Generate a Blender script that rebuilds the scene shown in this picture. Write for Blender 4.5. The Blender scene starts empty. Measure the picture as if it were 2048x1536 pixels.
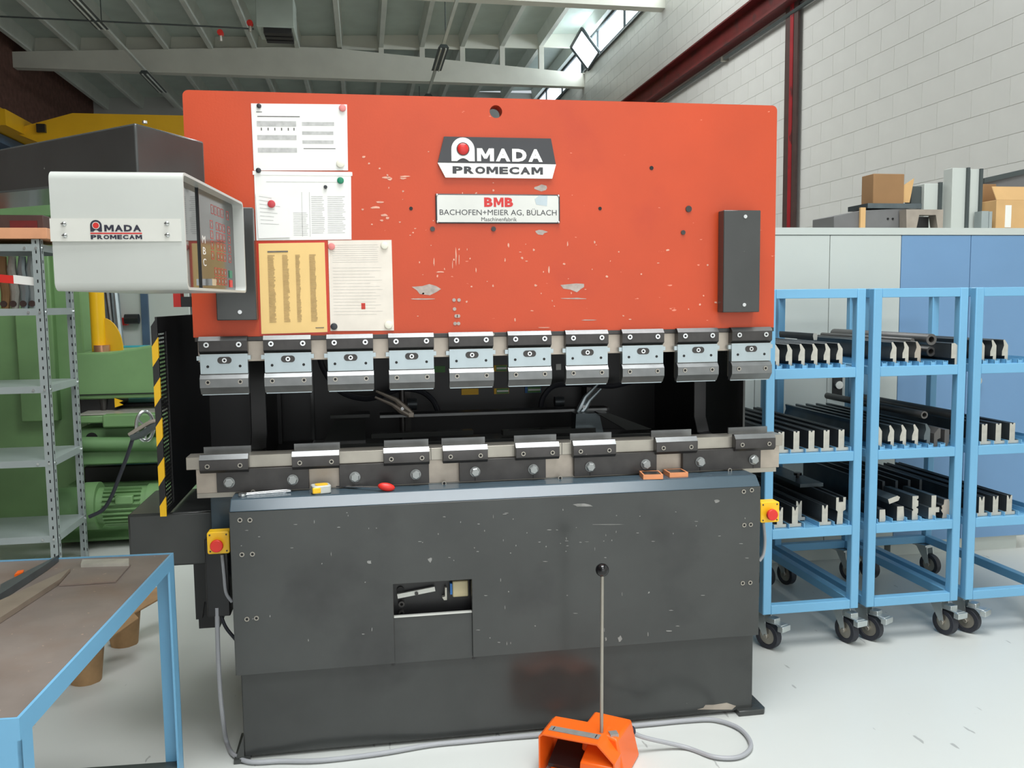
import bpy, math, random
from mathutils import Vector, Matrix
random.seed(7)
SC = bpy.context.scene
COL = SC.collection
# ------------------------------------------------------------------ camera
F = 1760.347
CAM = Vector((0.79076863, -2.95947612, 1.47443141))
YAW, PITCH, ROLL = 0.16586435, 0.09303794, 0.01194301
_fw = Vector((math.sin(YAW)*math.cos(PITCH), math.cos(YAW)*math.cos(PITCH), -math.sin(PITCH)))
_rt = Vector((math.cos(YAW), -math.sin(YAW), 0))
_dn = _fw.cross(_rt)
RT = math.cos(ROLL)*_rt + math.sin(ROLL)*_dn
DN = -math.sin(ROLL)*_rt + math.cos(ROLL)*_dn
cd = bpy.data.cameras.new('camera')
cd.sensor_width = 36.0
cd.lens = 36.0*F/2048
cd.clip_end = 200
cam = bpy.data.objects.new('camera', cd)
COL.objects.link(cam)
m = Matrix.Identity(4)
for i in range(3):
    m[i][0] = RT[i]; m[i][1] = -DN[i]; m[i][2] = -_fw[i]; m[i][3] = CAM[i]
cam.matrix_world = m
SC.camera = cam
# ------------------------------------------------------------------ world, lights, exposure
w = bpy.data.worlds.new('sky'); SC.world = w
w.use_nodes = True
bg = w.node_tree.nodes['Background']
bg.inputs[0].default_value = (0.86, 0.94, 1.0, 1)
bg.inputs[1].default_value = 0.7
SC.view_settings.view_transform = 'Standard'
SC.view_settings.look = 'None'
SC.view_settings.gamma = 1.0
SC.view_settings.use_curve_mapping = False
SC.view_settings.exposure = 0.0
def area(name, loc, rot, sx, sy, power, color):
    l = bpy.data.lights.new(name, 'AREA')
    l.shape = 'RECTANGLE'; l.size = sx; l.size_y = sy
    l.energy = power; l.color = color
    o = bpy.data.objects.new(name, l)
    COL.objects.link(o)
    o.location = loc; o.rotation_euler = rot
    return o
# daylight through the open gate behind the photographer
area('gate_daylight', (2.2, -7.4, 2.5), (math.radians(90), 0, 0), 6.0, 4.6, 110, (1.0, 0.985, 0.96))
# daylight through the roof lights over the working bay
area('roof_light_daylight_a', (1.6, -1.5, 6.2), (0, 0, 0), 3.4, 2.6, 380, (0.97, 0.985, 1.0))
area('roof_light_daylight_c', (1.6, -5.6, 6.2), (0, 0, 0), 3.4, 2.4, 260, (0.97, 0.985, 1.0))
area('roof_light_daylight_b', (1.8, 6.8, 6.2), (0, 0, 0), 3.4, 2.6, 260, (0.97, 0.985, 1.0))
# daylight through the strip of clerestory windows
area('clerestory_daylight', (5.2, 9.5, 6.22), (0, math.radians(62), 0), 0.4, 12.0, 170, (0.92, 0.97, 1.0))

# ------------------------------------------------------------------ helpers
def ray(x, y):
    return RT*((x-1024)/F) + DN*((y-768)/F) + _fw
def PX(x, y, ax, v):
    d = ray(x, y)
    return CAM + d*((v-CAM[ax])/d[ax])
def atX(x, y, v): return PX(x, y, 0, v)
def atY(x, y, v): return PX(x, y, 1, v)
def atZ(x, y, v): return PX(x, y, 2, v)

def lin(c):
    r = []
    for v in c:
        v = v/255.0
        r.append(v/12.92 if v <= 0.04045 else ((v+0.055)/1.055)**2.4)
    return (r[0], r[1], r[2], 1)

def M(name, rgb, rough=0.5, metal=0.0, var=0.12, scale=6.0, bump=0.0, bscale=60.0,
      flecks=None, fl_rgb=(190, 185, 180), fl_scale=(30, 30, 30), patch=None, patch_rgb=(150, 90, 70), spec=0.5,
      emit=None, estr=0.0, coat=0.0):
    mt = bpy.data.materials.new(name); mt.use_nodes = True
    nt = mt.node_tree; N = nt.nodes; L = nt.links
    b = N['Principled BSDF']
    b.inputs['Roughness'].default_value = rough
    b.inputs['Metallic'].default_value = metal
    b.inputs['Specular IOR Level'].default_value = spec
    if coat: b.inputs['Coat Weight'].default_value = coat; b.inputs['Coat Roughness'].default_value = 0.08
    base = lin(rgb)
    tc = N.new('ShaderNodeTexCoord')
    no = N.new('ShaderNodeTexNoise'); no.inputs['Scale'].default_value = scale; no.inputs['Detail'].default_value = 5
    L.new(tc.outputs['Object'], no.inputs['Vector'])
    rp = N.new('ShaderNodeValToRGB')
    rp.color_ramp.elements[0].position = 0.3; rp.color_ramp.elements[1].position = 0.7
    rp.color_ramp.elements[0].color = tuple(v*(1-var) for v in base[:3])+(1,)
    rp.color_ramp.elements[1].color = tuple(min(1, v*(1+var)) for v in base[:3])+(1,)
    L.new(no.outputs['Fac'], rp.inputs['Fac'])
    out = rp.outputs['Color']
    def over(out, fac, rgb2):
        mx = N.new('ShaderNodeMix'); mx.data_type = 'RGBA'
        L.new(fac, mx.inputs['Factor']); L.new(out, mx.inputs['A'])
        mx.inputs['B'].default_value = lin(rgb2)
        return mx.outputs['Result']
    if patch is not None:
        n3 = N.new('ShaderNodeTexNoise'); n3.inputs['Scale'].default_value = patch[0]; n3.inputs['Detail'].default_value = 6
        L.new(tc.outputs['Object'], n3.inputs['Vector'])
        r3 = N.new('ShaderNodeValToRGB')
        r3.color_ramp.elements[0].position = patch[1]; r3.color_ramp.elements[1].position = patch[2]
        r3.color_ramp.elements[0].color = (0, 0, 0, 1); r3.color_ramp.elements[1].color = (patch[3],)*3+(1,)
        L.new(n3.outputs['Fac'], r3.inputs['Fac'])
        out = over(out, r3.outputs['Color'], patch_rgb)
    if flecks is not None:
        mp = N.new('ShaderNodeMapping'); mp.inputs['Scale'].default_value = fl_scale
        L.new(tc.outputs['Object'], mp.inputs['Vector'])
        n2 = N.new('ShaderNodeTexNoise'); n2.inputs['Scale'].default_value = 1.0; n2.inputs['Detail'].default_value = 3
        L.new(mp.outputs['Vector'], n2.inputs['Vector'])
        r2 = N.new('ShaderNodeValToRGB')
        r2.color_ramp.elements[0].position = flecks; r2.color_ramp.elements[1].position = flecks+0.025
        r2.color_ramp.elements[0].color = (0, 0, 0, 1); r2.color_ramp.elements[1].color = (0.85, 0.85, 0.85, 1)
        L.new(n2.outputs['Fac'], r2.inputs['Fac'])
        out = over(out, r2.outputs['Color'], fl_rgb)
    L.new(out, b.inputs['Base Color'])
    if bump:
        n4 = N.new('ShaderNodeTexNoise'); n4.inputs['Scale'].default_value = bscale; n4.inputs['Detail'].default_value = 3
        L.new(tc.outputs['Object'], n4.inputs['Vector'])
        bp = N.new('ShaderNodeBump'); bp.inputs['Strength'].default_value = bump; bp.inputs['Distance'].default_value = 0.002
        L.new(n4.outputs['Fac'], bp.inputs['Height'])
        L.new(bp.outputs['Normal'], b.inputs['Normal'])
    if emit:
        b.inputs['Emission Color'].default_value = lin(emit)
        b.inputs['Emission Strength'].default_value = estr
    return mt

ORG = {}
class MB:
    def __init__(s): s.v = []; s.f = []; s.m = []; s.mi = 0
    def add(s, vs, fs):
        o = len(s.v)
        s.v += [tuple(p) for p in vs]
        for f in fs: s.f.append([o+i for i in f]); s.m.append(s.mi)
        return s
    def mat(s, i): s.mi = i; return s
    def box(s, x0, x1, y0, y1, z0, z1):
        return s.add([(x0,y0,z0),(x1,y0,z0),(x1,y1,z0),(x0,y1,z0),(x0,y0,z1),(x1,y0,z1),(x1,y1,z1),(x0,y1,z1)],
                     [(3,2,1,0),(4,5,6,7),(0,1,5,4),(1,2,6,5),(2,3,7,6),(3,0,4,7)])
    def hull8(s, lo, hi):      # two matching loops of n points
        n = len(lo)
        return s.add(list(lo)+list(hi), [tuple(range(n))[::-1], tuple(range(n, 2*n))]+[(i, (i+1) % n, n+(i+1) % n, n+i) for i in range(n)])
    def prism(s, poly, ax, a0, a1, cap=None):
        def pt(p, a):
            if ax == 0: return (a, p[0], p[1])
            if ax == 1: return (p[0], a, p[1])
            return (p[0], p[1], a)
        n = len(poly); o = len(s.v)
        s.v += [pt(p, a0) for p in poly]+[pt(p, a1) for p in poly]
        ar = sum(poly[i][0]*poly[(i+1) % n][1]-poly[(i+1) % n][0]*poly[i][1] for i in range(n))
        flip = (ar < 0) ^ (ax == 1) ^ (a1 < a0)
        fs = [tuple(range(n))[::-1], tuple(range(n, 2*n))]+[(i, (i+1) % n, n+(i+1) % n, n+i) for i in range(n)]
        for k, f in enumerate(fs):
            f = [o+i for i in f]
            if flip: f = f[::-1]
            s.f.append(f); s.m.append(cap if (cap is not None and k < 2) else s.mi)
        return s
    def cyl(s, p0, p1, r, n=16, r1=None, caps=True):
        p0 = Vector(p0); p1 = Vector(p1); r1 = r if r1 is None else r1
        d = (p1-p0).normalized()
        a = d.orthogonal().normalized(); b = d.cross(a)
        o = len(s.v)
        for p, rr in ((p0, r), (p1, r1)):
            for i in range(n):
                t = 2*math.pi*i/n
                s.v.append(tuple(p+a*(rr*math.cos(t))+b*(rr*math.sin(t))))
        for i in range(n):
            j = (i+1) % n
            s.f.append([o+i, o+j, o+n+j, o+n+i]); s.m.append(s.mi)
        if caps:
            s.f.append([o+i for i in range(n)][::-1]); s.m.append(s.mi)
            s.f.append([o+n+i for i in range(n)]); s.m.append(s.mi)
        return s
    def ring(s, p0, p1, ro, ri, n=20):
        p0 = Vector(p0); p1 = Vector(p1); d = (p1-p0).normalized()
        a = d.orthogonal().normalized(); b = d.cross(a); o = len(s.v)
        for p, rr in ((p0, ro), (p1, ro), (p1, ri), (p0, ri)):
            for i in range(n):
                t = 2*math.pi*i/n
                s.v.append(tuple(p+a*(rr*math.cos(t))+b*(rr*math.sin(t))))
        for k in range(4):
            for i in range(n):
                j = (i+1) % n; k2 = (k+1) % 4
                s.f.append([o+k*n+i, o+k*n+j, o+k2*n+j, o+k2*n+i]); s.m.append(s.mi)
        return s
    def tube(s, pts, r, n=10, rs=None):
        P = [Vector(p) for p in pts]; o = len(s.v); pa = None
        for k, p in enumerate(P):
            d = (P[min(k+1, len(P)-1)]-P[max(k-1, 0)]).normalized()
            a = d.orthogonal().normalized() if pa is None else (pa-d*pa.dot(d)).normalized()
            pa = a; b = d.cross(a); rr = r if rs is None else rs[k]
            for i in range(n):
                t = 2*math.pi*i/n
                s.v.append(tuple(p+a*(rr*math.cos(t))+b*(rr*math.sin(t))))
        for k in range(len(P)-1):
            for i in range(n):
                j = (i+1) % n
                s.f.append([o+k*n+i, o+k*n+j, o+(k+1)*n+j, o+(k+1)*n+i]); s.m.append(s.mi)
        s.f.append([o+i for i in range(n)][::-1]); s.m.append(s.mi)
        s.f.append([o+(len(P)-1)*n+i for i in range(n)]); s.m.append(s.mi)
        return s
    def sphere(s, c, r, n=16, h=10, sz=1.0):
        o = len(s.v); c = Vector(c)
        for k in range(1, h):
            ph = math.pi*k/h
            for i in range(n):
                t = 2*math.pi*i/n
                s.v.append((c.x+r*math.sin(ph)*math.cos(t), c.y+r*math.sin(ph)*math.sin(t), c.z+r*sz*math.cos(ph)))
        s.v.append((c.x, c.y, c.z+r*sz)); s.v.append((c.x, c.y, c.z-r*sz))
        tp = o+(h-1)*n
        for k in range(h-2):
            for i in range(n):
                j = (i+1) % n
                s.f.append([o+k*n+i, o+(k+1)*n+i, o+(k+1)*n+j, o+k*n+j]); s.m.append(s.mi)
        for i in range(n):
            j = (i+1) % n
            s.f.append([tp, o+i, o+j]); s.m.append(s.mi)
            s.f.append([tp+1, o+(h-2)*n+j, o+(h-2)*n+i]); s.m.append(s.mi)
        return s
    def xf(s, mat):
        s.v = [tuple(mat @ Vector(p)) for p in s.v]; return s
    def mesh(s, name, mats, off=(0, 0, 0), sharp=35):
        me = bpy.data.meshes.new(name)
        me.from_pydata([(p[0]-off[0], p[1]-off[1], p[2]-off[2]) for p in s.v], [], s.f)
        for t in (mats if isinstance(mats, (list, tuple)) else [mats]): me.materials.append(t)
        me.polygons.foreach_set('material_index', s.m)
        me.polygons.foreach_set('use_smooth', [True]*len(s.f))
        me.validate(); me.update()
        me.set_sharp_from_angle(angle=math.radians(sharp))
        return me
    def build(s, name, mats, parent=None, bevel=0, loc=None, seg=2):
        org = ORG[parent] if parent is not None else (Vector(loc) if loc is not None else Vector((0, 0, 0)))
        me = s.mesh(name, mats, org)
        o = bpy.data.objects.new(name, me); COL.objects.link(o)
        if parent is not None: o.parent = parent
        else: o.location = org
        ORG[o] = Vector(org)
        if bevel:
            md = o.modifiers.new('bevel', 'BEVEL'); md.width = bevel; md.segments = seg; md.limit_method = 'ANGLE'
            md.angle_limit = math.radians(40); md.harden_normals = False
        return o
def inst(name, me, loc, parent, rot=None):
    o = bpy.data.objects.new(name, me); COL.objects.link(o)
    o.parent = parent
    base = ORG[parent] if parent is not None else Vector((0, 0, 0))
    o.location = Vector(loc)-base
    if rot is not None: o.rotation_euler = rot
    ORG[o] = Vector(loc)
    return o
def tag(o, label=None, cat=None, group=None, kind=None):
    if label: o['label'] = label
    if cat: o['category'] = cat
    if group: o['group'] = group
    if kind: o['kind'] = kind
    return o
def T(name, label, cat, loc, group=None):
    o = bpy.data.objects.new(name, None); COL.objects.link(o)
    o.location = loc; o.empty_display_size = 0.05; ORG[o] = Vector(loc)
    return tag(o, label, cat, group)
def S(name, mb, mats, parent=None, bevel=0):
    o = mb.build(name, mats, parent, bevel)
    if parent is None: o['kind'] = 'structure'
    return o
def curve(pts, n=8):            # Catmull-Rom through points
    P = [Vector(p) for p in pts]; P = [P[0]*2-P[1]]+P+[P[-1]*2-P[-2]]; out = []
    for k in range(1, len(P)-2):
        for i in range(n):
            t = i/n; a, b, c, d = P[k-1], P[k], P[k+1], P[k+2]
            out.append(0.5*((2*b)+(c-a)*t+(2*a-5*b+4*c-d)*t*t+(3*b-a-3*c+d)*t**3))
    out.append(P[-2]); return out
def letters(s, ext=0.02, off=0.0):
    cu = bpy.data.curves.new('lettering', 'FONT'); cu.body = s; cu.size = 1; cu.extrude = ext; cu.resolution_u = 3; cu.offset = off; cu.space_character = 1+off*2.2
    o = bpy.data.objects.new('lettering_tmp', cu); COL.objects.link(o)
    dg = bpy.context.evaluated_depsgraph_get()
    me = bpy.data.meshes.new_from_object(o.evaluated_get(dg))
    vs = [tuple(v.co) for v in me.vertices]; fs = [tuple(p.vertices) for p in me.polygons]
    bpy.data.objects.remove(o); bpy.data.curves.remove(cu); bpy.data.meshes.remove(me)
    return vs, fs
def block_glyph(ch):
    if ch == 'M':
        return [(0, 0, 0), (0, 1, 0), (.30, 1, 0), (.5, .52, 0), (.70, 1, 0), (1, 1, 0), (1, 0, 0), (.76, 0, 0), (.76, .60, 0), (.585, .20, 0), (.415, .20, 0), (.24, .60, 0), (.24, 0, 0)], None
    vs, fs = letters(ch, 0.0, .05)
    return vs, fs
def block_fit(mb, s, x0, x1, z0, z1, y, th=.0006):
    """heavy extended capitals, each fitted to its own cell"""
    wts = [1.22 if c == 'M' else (.92 if c == 'E' else 1.05) for c in s]; gap = .13
    tot = sum(wts)+gap*(len(s)-1); k = (x1-x0)/tot; x = x0
    for c, wt in zip(s, wts):
        vs, fs = block_glyph(c)
        if fs is None: mb.prism([(x+v[0]*wt*k, z0+v[1]*(z1-z0)) for v in vs], 1, y-th, y)
        else:
            ax = min(v[0] for v in vs); bx = max(v[0] for v in vs); ay = min(v[1] for v in vs); by = max(v[1] for v in vs)
            mb.add([(x+(v[0]-ax)/(bx-ax)*wt*k, y-th, z0+(v[1]-ay)/(by-ay)*(z1-z0)) for v in vs], fs)
        x += (wt+gap)*k
    return mb
def text_fit(mb, s, x0, x1, z0, z1, y, ud=None, bold=0.0):
    """lettering fitted in the box x0..x1, z0..z1 of the plane Y=y, facing -Y (or along ud)"""
    vs, fs = letters(s, off=bold)
    ax = min(v[0] for v in vs); bx = max(v[0] for v in vs); ay = min(v[1] for v in vs); by = max(v[1] for v in vs)
    sx = (x1-x0)/(bx-ax); sz = (z1-z0)/(by-ay)
    mb.add([(x0+(v[0]-ax)*sx, y-v[2]*0.02, z0+(v[1]-ay)*sz) for v in vs], fs)
    return mb
ORD = ['first', 'second', 'third', 'fourth', 'fifth', 'sixth', 'seventh', 'eighth', 'ninth', 'tenth', 'eleventh']

# ------------------------------------------------------------------ materials
m_floor = M('floor_paint', (206, 209, 205), 0.32, var=0.06, scale=1.2, bump=0.03, bscale=8, flecks=0.70, fl_rgb=(158, 160, 158), fl_scale=(26, 6, 5), patch=(0.6, 0.5, 0.75, 0.35), patch_rgb=(180, 184, 182))
m_wall = M('white_block_paint', (214, 214, 209), 0.38, var=0.03, scale=3, bump=0.06, bscale=120)
m_wall2 = M('grey_wall_paint', (186, 186, 182), 0.6, var=0.05, scale=1)
m_brick = M('dark_brick', (98, 66, 56), 0.8, var=0.3, scale=9)
m_ceil = M('ceiling_deck_paint', (184, 195, 186), 0.6, var=0.08, scale=2)
m_rib = M('ceiling_rib_paint', (206, 211, 203), 0.55, var=0.06, scale=3)
m_beam = M('roof_beam_paint', (212, 212, 201), 0.5, var=0.06, scale=2)
m_red = M('press_red_paint', (190, 66, 25), 0.40, var=0.07, scale=3.0, bump=0.10, bscale=140, flecks=0.735, fl_rgb=(225, 140, 115), fl_scale=(22, 22, 60), patch=(3.5, 0.60, 0.72, 0.30), patch_rgb=(170, 50, 26))
m_char = M('charcoal_paint', (60, 62, 61), 0.20, var=0.14, scale=4, bump=0.05, bscale=90, flecks=0.775, fl_rgb=(150, 150, 146), fl_scale=(30, 30, 30), patch=(3, 0.58, 0.75, 0.6), patch_rgb=(38, 38, 39))
m_blk = M('black_paint', (30, 30, 31), 0.38, var=0.15, scale=5)
m_blue_dk = M('blue_paint_and_sky_sheen', (66, 82, 92), 0.24, var=0.10, scale=5, flecks=0.75, fl_rgb=(170, 180, 185), fl_scale=(20, 30, 30))  # frame leg's own blue; on the ledge it paints in the skylight reflection
m_steel = M('ground_steel', (165, 160, 150), 0.38, 0.75, var=0.10, scale=12, bump=0.02, bscale=200)
m_steel_w = M('worn_steel', (176, 166, 154), 0.45, 0.55, var=0.12, scale=16)
m_plate = M('bright_zinc_plate', (172, 184, 188), 0.34, 0.7, var=0.06, scale=14)
m_burn = M('burnished_steel', (66, 64, 63), 0.36, 0.55, var=0.18, scale=18, flecks=0.78, fl_rgb=(130, 128, 125), fl_scale=(40, 40, 40))
m_jaw = M('grey_steel_jaw', (120, 122, 122), 0.34, 0.8, var=0.12, scale=20)
m_chr = M('bright_bolt', (205, 208, 208), 0.22, 0.9, var=0.05, scale=30)
m_hole = M('dark_bore', (14, 14, 15), 0.6, var=0.0)
m_white = M('sign_white', (238, 238, 232), 0.35, var=0.02)
m_sgn = M('sign_black', (52, 53, 56), 0.3, var=0.08, scale=12, flecks=0.77, fl_rgb=(200, 200, 200), fl_scale=(40, 40, 40))
m_sred = M('sign_red', (196, 40, 36), 0.3, var=0.05)
m_alu = M('brushed_aluminium', (205, 206, 200), 0.4, 0.35, var=0.06, scale=9)
m_paper = M('white_paper', (232, 232, 228), 0.7, var=0.03, scale=9)
m_paper_old = M('soiled_paper', (224, 216, 204), 0.7, var=0.06, scale=14)
m_manila = M('yellowed_paper', (228, 194, 128), 0.6, var=0.04, scale=8)
m_ink = M('grey_print', (182, 182, 180), 0.8, var=0.15, scale=60)
m_inkd = M('dark_print', (96, 94, 92), 0.8, var=0.2, scale=60)
m_inky = M('brown_print', (176, 150, 104), 0.8, var=0.15, scale=60)
m_film = M('red_folder_edge', (190, 44, 26), 0.3)
m_house = M('control_housing_grey', (186, 189, 184), 0.34, var=0.04, scale=4, spec=0.45)
m_label = M('control_label', (205, 205, 198), 0.35, var=0.03)
m_rim = M('control_rim', (170, 166, 156), 0.3, 0.3)
m_glass = M('dark_screen_glass', (40, 46, 45), 0.03, var=0.05, spec=0.9)
m_kp = M('keypad_foil', (44, 40, 38), 0.14, var=0.08, spec=0.7)
m_kred = M('keypad_red_print', (190, 50, 44), 0.4)
m_navy = M('navy_print', (34, 34, 52), 0.5)
m_cart = M('trolley_blue_paint', (112, 170, 206), 0.28, var=0.04, scale=3)
m_cab_g = M('cabinet_grey', (196, 202, 196), 0.33, var=0.03, scale=2)
m_cab_b = M('cabinet_blue', (112, 150, 188), 0.30, var=0.04, scale=2)
m_tool = M('blued_tool_steel', (70, 75, 78), 0.42, 0.45, var=0.18, scale=14)
m_tool_e = M('ground_tool_end', (186, 184, 174), 0.42, 0.35, var=0.12, scale=30)
m_tool_b = M('grey_tool_steel', (98, 108, 112), 0.32, 0.6, var=0.15, scale=14)
m_pipe = M('dark_grey_pipe', (92, 90, 88), 0.42, 0.4, var=0.1, scale=10)
m_rub = M('black_rubber', (40, 42, 50), 0.55, var=0.1)
m_zinc = M('zinc_bracket', (196, 202, 202), 0.3, 0.85, var=0.08, scale=20)
m_green = M('machine_green_paint', (116, 154, 102), 0.45, var=0.12, scale=2.2, bump=0.04, bscale=25, patch=(1.6, 0.5, 0.75, 0.35), patch_rgb=(66, 98, 62))
m_green_d = M('machine_green_light', (104, 142, 94), 0.5, var=0.15, scale=4)
m_shelf = M('galvanised_shelf', (168, 178, 178), 0.36, 0.35, var=0.06, scale=5)
m_yel = M('yellow_paint', (240, 188, 26), 0.35, var=0.05, scale=4)
m_yel_c = M('crane_yellow', (214, 164, 18), 0.45, var=0.06, scale=2)
m_yel_e = M('stop_box_yellow', (244, 194, 36), 0.35, var=0.04)
m_redb = M('stop_button_red', (214, 46, 38), 0.4, var=0.05)
m_orange = M('pedal_orange', (240, 104, 26), 0.36, var=0.05, scale=5, bump=0.04, bscale=120)
m_tag = M('metal_tag', (170, 170, 166), 0.4, 0.5, var=0.08, scale=60)
m_cable = M('grey_cable', (160, 162, 166), 0.45, var=0.06)
m_ball = M('black_ball', (16, 16, 18), 0.12, var=0.0)
m_table = M('rusty_table_plate', (134, 124, 117), 0.42, 0.25, var=0.15, scale=7, flecks=0.70, fl_rgb=(186, 160, 140), fl_scale=(60, 60, 60), patch=(4, 0.5, 0.7, 0.4), patch_rgb=(128, 98, 76))
m_card = M('pulp_cardboard', (172, 138, 98), 0.85, var=0.12, scale=18)
m_card2 = M('brown_cardboard', (152, 116, 78), 0.8, var=0.06, scale=8)
m_card3 = M('light_cardboard', (212, 172, 118), 0.8, var=0.05, scale=8)
m_redbeam = M('oxide_red_steel', (98, 26, 26), 0.5, var=0.2, scale=5, patch=(6, 0.58, 0.7, 0.7), patch_rgb=(60, 32, 32))
m_colr = M('red_column_web', (150, 24, 34), 0.5, var=0.15, scale=9, flecks=0.62, fl_rgb=(70, 30, 32), fl_scale=(8, 8, 5))
m_coldk = M('column_flange', (72, 52, 48), 0.55, var=0.15, scale=9)
m_pane = M('frosted_daylight_pane', (240, 246, 250), 0.3, emit=(226, 242, 255), estr=2.6)
m_frame_d = M('window_frame_dark', (44, 54, 56), 0.4)
m_lampd = M('lamp_housing', (70, 78, 78), 0.4, var=0.1)
m_grey_o = M('old_grey_paint', (110, 110, 110), 0.5, var=0.1, scale=8)
m_copper = M('copper_sleeve', (206, 150, 124), 0.3, 0.7, var=0.08)
m_teal = M('teal_plastic', (36, 140, 150), 0.5)
m_gold = M('brass_sticker', (250, 190, 30), 0.5)
m_lgreen = M('green_sticker', (90, 150, 80), 0.5)
m_lblue = M('blue_sticker', (40, 110, 180), 0.5)
m_salmon = M('salmon_board', (222, 160, 120), 0.6)
m_bluerail = M('blue_grey_rail', (70, 92, 116), 0.5)
m_magw = M('magnet_white', (226, 224, 208), 0.35)
m_magk = M('magnet_black', (40, 42, 48), 0.35)
m_magp = M('magnet_pink', (216, 130, 126), 0.35)
m_magg = M('magnet_green', (16, 126, 92), 0.35)
m_magr = M('magnet_red', (186, 60, 66), 0.35)

# ================================================================== THE HALL
XW, XL, YB, YF = 5.30, -5.34, 19.6, -7.5
def ribz(x): return 6.335+0.046*x
S('floor', MB().box(XL, XW+.2, YF, YB+.2, -0.1, 0), m_floor)
wr = S('wall_right', MB().box(XW+.002, XW+.25, YF, YB, 6.58, 6.95).box(XW+.003, XW+.25, YF, YB, 0, 6.06), m_wall)
S('wall_left', MB().box(XL-.25, XL, YF, YB, 0, 6.4), m_brick)
S('wall_back', MB().box(XL, XW, YB, YB+.2, 0, 6.75), m_wall2)
# front wall with the open gate behind the camera
S('wall_front', MB().box(XL, -0.8, YF-.2, YF, 0, 6.6).box(5.2, XW+.2, YF-.2, YF, 0, 6.6).box(-0.8, 5.2, YF-.2, YF, 4.8, 6.6), m_wall2)
# painted blocks, proud of the mortar joints
blk = MB().box(0, .003, .002, .398, .002, .198).mesh('block', m_wall)
half = MB().box(0, .012, .003, .197, .003, .197).mesh('block', m_wall)
nb = 0
for (ya, yb, za, zb) in ((2.3, 5.7, 1.6, 4.6), (6.0, 9.6, 2.2, 4.4)):
    k0 = int(za/.2)
    for k in range(k0, int(zb/.2)+1):
        y = ya-(.2 if k % 2 else 0.0)
        while y < yb-.05:
            y0 = max(y, ya); ln = min(y+.4, yb)-y0
            if nb < 300:
                o = inst('block', blk, (XW, y0, k*.2), wr); o.scale = (1, ln/.4, 1)
                nb += 1
            y += .4
rest = MB()
for k in range(0, 30):
    y = -4.0-(.2 if k % 2 else 0.0)
    while y < 19.4:
        ym, zm = y+.2, k*.2+.1
        near = (2.1 < ym < 5.9 and 1.6 <= k*.2+.001 and k <= int(4.6/.2)) or (5.8 < ym < 9.8 and k >= int(2.2/.2) and k <= int(4.4/.2))
        if not near and not (5.55 < ym < 6.15) and not (4.4 < zm < 4.9 and ym > 2): rest.box(XW, XW+.003, y+.002, y+.398, k*.2+.002, k*.2+.198)
        y += .4
tag(rest.build('blockwork', m_wall, wr), kind='stuff')
# steel in the right wall
c0, c1 = 5.715, 5.99
co = T('steel_column', 'tall dark red steel column set flush in the white block wall', 'column', (XW, 5.85, 0))
MB().box(XW-.05, XW-.03, c0, c1, 0, 6.0).build('flange', m_coldk, co)
MB().box(XW-.03, XW+.01, c0+.10, c1-.10, 0, 6.0).build('web', m_colr, co)
MB().box(XW-.056, XW-.05, c0+.09, c0+.16, 0, 6.0).build('red_stripe', m_colr, co)
bm = T('runway_beam', 'dark red steel crane runway beam along the white wall', 'beam', (XW-.1, 2, 4.45))
MB().box(XW-.16, XW, 2.0, YB, 4.78, 4.80).build('top_flange', m_redbeam, bm)
MB().box(XW-.05, XW-.035, 2.0, YB, 4.53, 4.79).build('web', m_redbeam, bm)
MB().box(XW-.16, XW, 2.0, YB, 4.505, 4.53).build('bottom_flange', m_redbeam, bm)
cp = T('wall_conduit', 'thin grey conduit running under the dark red beam', 'pipe', (XW-.04, 2, 4.42))
MB().cyl((XW-.05, 2.0, 4.42), (XW-.05, YB, 4.42), .022, 8).build('pipe', m_lampd, cp)
for y in (4, 7.6, 11.2): MB().box(XW-.08, XW, y-.03, y+.03, 4.39, 4.45).build('bracket', m_steel, cp)
# ceiling: deck, ribs, boards between the ribs, beams
S('ceiling', MB().hull8([(XL-.2, YF, ribz(XL)+.26), (XW+.3, YF, ribz(XW)+.26), (XW+.3, YB, ribz(XW)+.26), (XL-.2, YB, ribz(XL)+.26)],
                       [(XL-.2, YF, ribz(XL)+.32), (XW+.3, YF, ribz(XW)+.32), (XW+.3, YB, ribz(XW)+.32), (XL-.2, YB, ribz(XL)+.32)]), m_ceil)
ce = bpy.data.objects['ceiling']
ribx = [-5.05+.79*k for k in range(14)]
for x in ribx:
    if x > 5.25: continue
    z = ribz(x)
    MB().prism([(x-.04, z), (x+.04, z), (x+.075, z+.27), (x-.075, z+.27)], 1, YF, YB).build('rib', m_rib, ce)
BY = [14.8, 10.0, 5.2, 0.4, -4.4]
for i, by in enumerate(BY):
    b = S('trim_%d' % (i+1), MB().prism([(XL, 5.81), (XW, 5.76), (XW, 6.02), (0.3, 6.345), (-.6, 6.33), (XL, 6.085)], 1, by-.1, by+.1), m_beam)
    for x in ribx:
        if x > 5.2: continue
        z = ribz(x); zt = 6.345-(x-.3)*(6.345-6.02)/5.0 if x > .3 else None
        if zt is not None and z-zt > .03: MB().box(x-.05, x+.05, by-.06, by+.06, zt-.01, z+.01).build('stub_post', m_beam, b)
        if x+.79 < 5.3: MB().box(x+.04, x+.75, by+.02, by+.05, ribz(x)+.0, ribz(x)+.28).build('closing_board', m_beam, b)
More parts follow.
